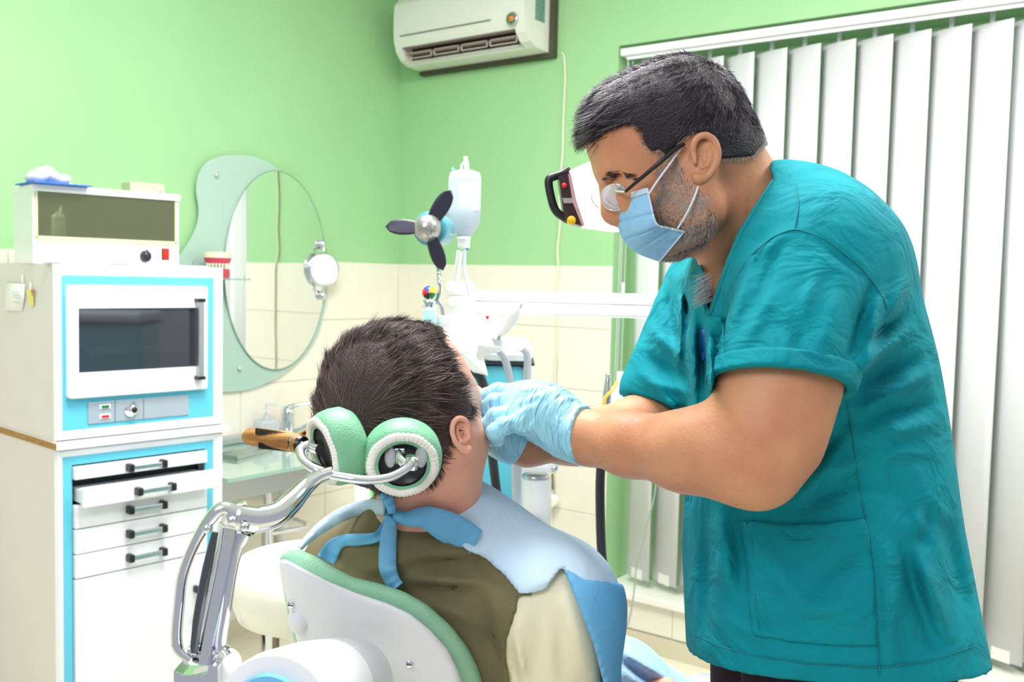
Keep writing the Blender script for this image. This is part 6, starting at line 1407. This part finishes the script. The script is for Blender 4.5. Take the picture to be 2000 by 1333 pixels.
for x_, y_ in ((453, 1018), (477, 1030), (404, 1034), (372, 1272)):
    m = MB(); m.lathe([(0, .003), (.0025, .003), (.004, .0012), (.004, -.004)], P(x_, y_, .850), -FW, 16); m.build('rivet', CHROME, dc_)
m = MB(); m.prism([P(x_, y_, .862) for x_, y_ in ((356, 1292), (372, 1300), (418, 1300), (424, 1280), (440, 1284), (440, 1318), (380, 1322), (356, 1312))], -FW * .022); m.build('clamp', CHROME, dc_)
m = MB(); m.ball(P(440, 1300, .866), (.0145, .0145, .0155), n=28, k=16); m.tube([P(440, 1300, .866), P(462, 1345, .88), P(520, 1420, .92), P(640, 1560, 1.05)], [.013, .014, .017, .02], 16, sub=4); m.build('ball_mount', WHITE, dc_)
m = MB(); m.tube([P(425, 1290, .866), P(436, 1295, .866)], [.0150, .0152], 24); m.build('mount_collar', CHROME, dc_)
# wooden handle
wh_ = thing('wooden_handle', P(540, 880, .97), 'worn wooden grip handle on the chrome headrest fork', 'handle')
wh_.parent = dc_; wh_.name = 'wooden_grip'; del wh_['label']; del wh_['category']
wh_.location = Vector(wh_['_o']) - Vector(dc_['_o'])
wo = wh_['_o']
bpy.data.objects.remove(wh_)
m = MB(); m.tube([P(481, 851, .995), P(486, 852, .993), P(500, 854, .99), P(530, 858, .985), P(560, 862, .98), P(578, 866, .976), P(588, 868, .974)], [(.004, .005), (.008, .010), (.0095, .0115), (.0098, .012), (.0098, .012), (.0096, .0115), (.0092, .011)], 24, sub=3); wg = m.build('wooden_grip', WOOD, dc_)
m = MB(); m.tube([P(586, 868, .9735), P(592, 869, .972)], [(.0094, .0112), (.0082, .010)], 24); m.build('grip_end', BLACK, wg)
for j in range(22):
    t = j / 21; c = P(500 + 72 * t, 843 + 10 * t, .976 - .0 * t); m = MB() if j == 0 else m
    m.box((-.0005, -.001, -.003), (.0005, .004, .003), M=Matrix.Translation(c) @ Matrix.Rotation(TH, 4, 'Z'))
    c = P(506 + 66 * t, 871 + 7 * t, .976); m.box((-.0005, -.001, -.003), (.0005, .004, .003), M=Matrix.Translation(c) @ Matrix.Rotation(TH, 4, 'Z'))
gr_ = m.build('grip_ribbing', BLACK, wg)
m = MB(); m.tube([P(568, 866, .972), P(575, 867, .971), P(600, 872, .966), P(622, 878, .96)], [.0085, .0045, .004, .005], 14, sub=2); m.build('grip_rod', CHROME, dc_)
# padded white cylinder in the foreground with blue paper
ac_ = thing('rolled_towel', P(600, 1380, .86), 'white towelling roll wrapped round the chair hinge at the bottom edge', 'towel')
m = MB(); m.tube([P(528, 1402, .80), P(545, 1392, .82), P(600, 1366, .87), P(640, 1350, .91)], [(.049, .049), (.0515, .0515), (.050, .050), (.047, .047)], 40, sub=4); m.build('towel_roll', cloth('towel_white', (240, 241, 246), bs=600, bump=.5), ac_)
m = MB(); a_ = P(524, 1404, .797); m.tube([a_ + (P(600, 1366, .87) - a_).normalized() * x_ for x_ in (-.001, -.004)], [.036, .034], 36); m.build('blue_lining', BIBB, ac_)
m = MB(); m.tube([P(632, 1352, .905), P(664, 1342, .935), P(695, 1338, .96)], [(.0475, .0475), (.046, .046), (.043, .043)], 40, sub=2); m.build('grey_sleeve', mat('sleeve_grey', (214, 214, 222), .4), ac_)
m = MB(); pts = [(690, 1268, 1.0), (706, 1282, .995), (722, 1308, .99), (733, 1345, .985), (738, 1420, .985)]
G_ = [[P(x_ - 22 + 9 * k, y_ + 8 - 3 * k, d_ - .004 * math.sin(k * 1.2)) for k in range(4)] for x_, y_, d_ in pts]
m.grid(G_, True, thick=FW * .0012); m.build('blue_paper', BIBB, ac_)
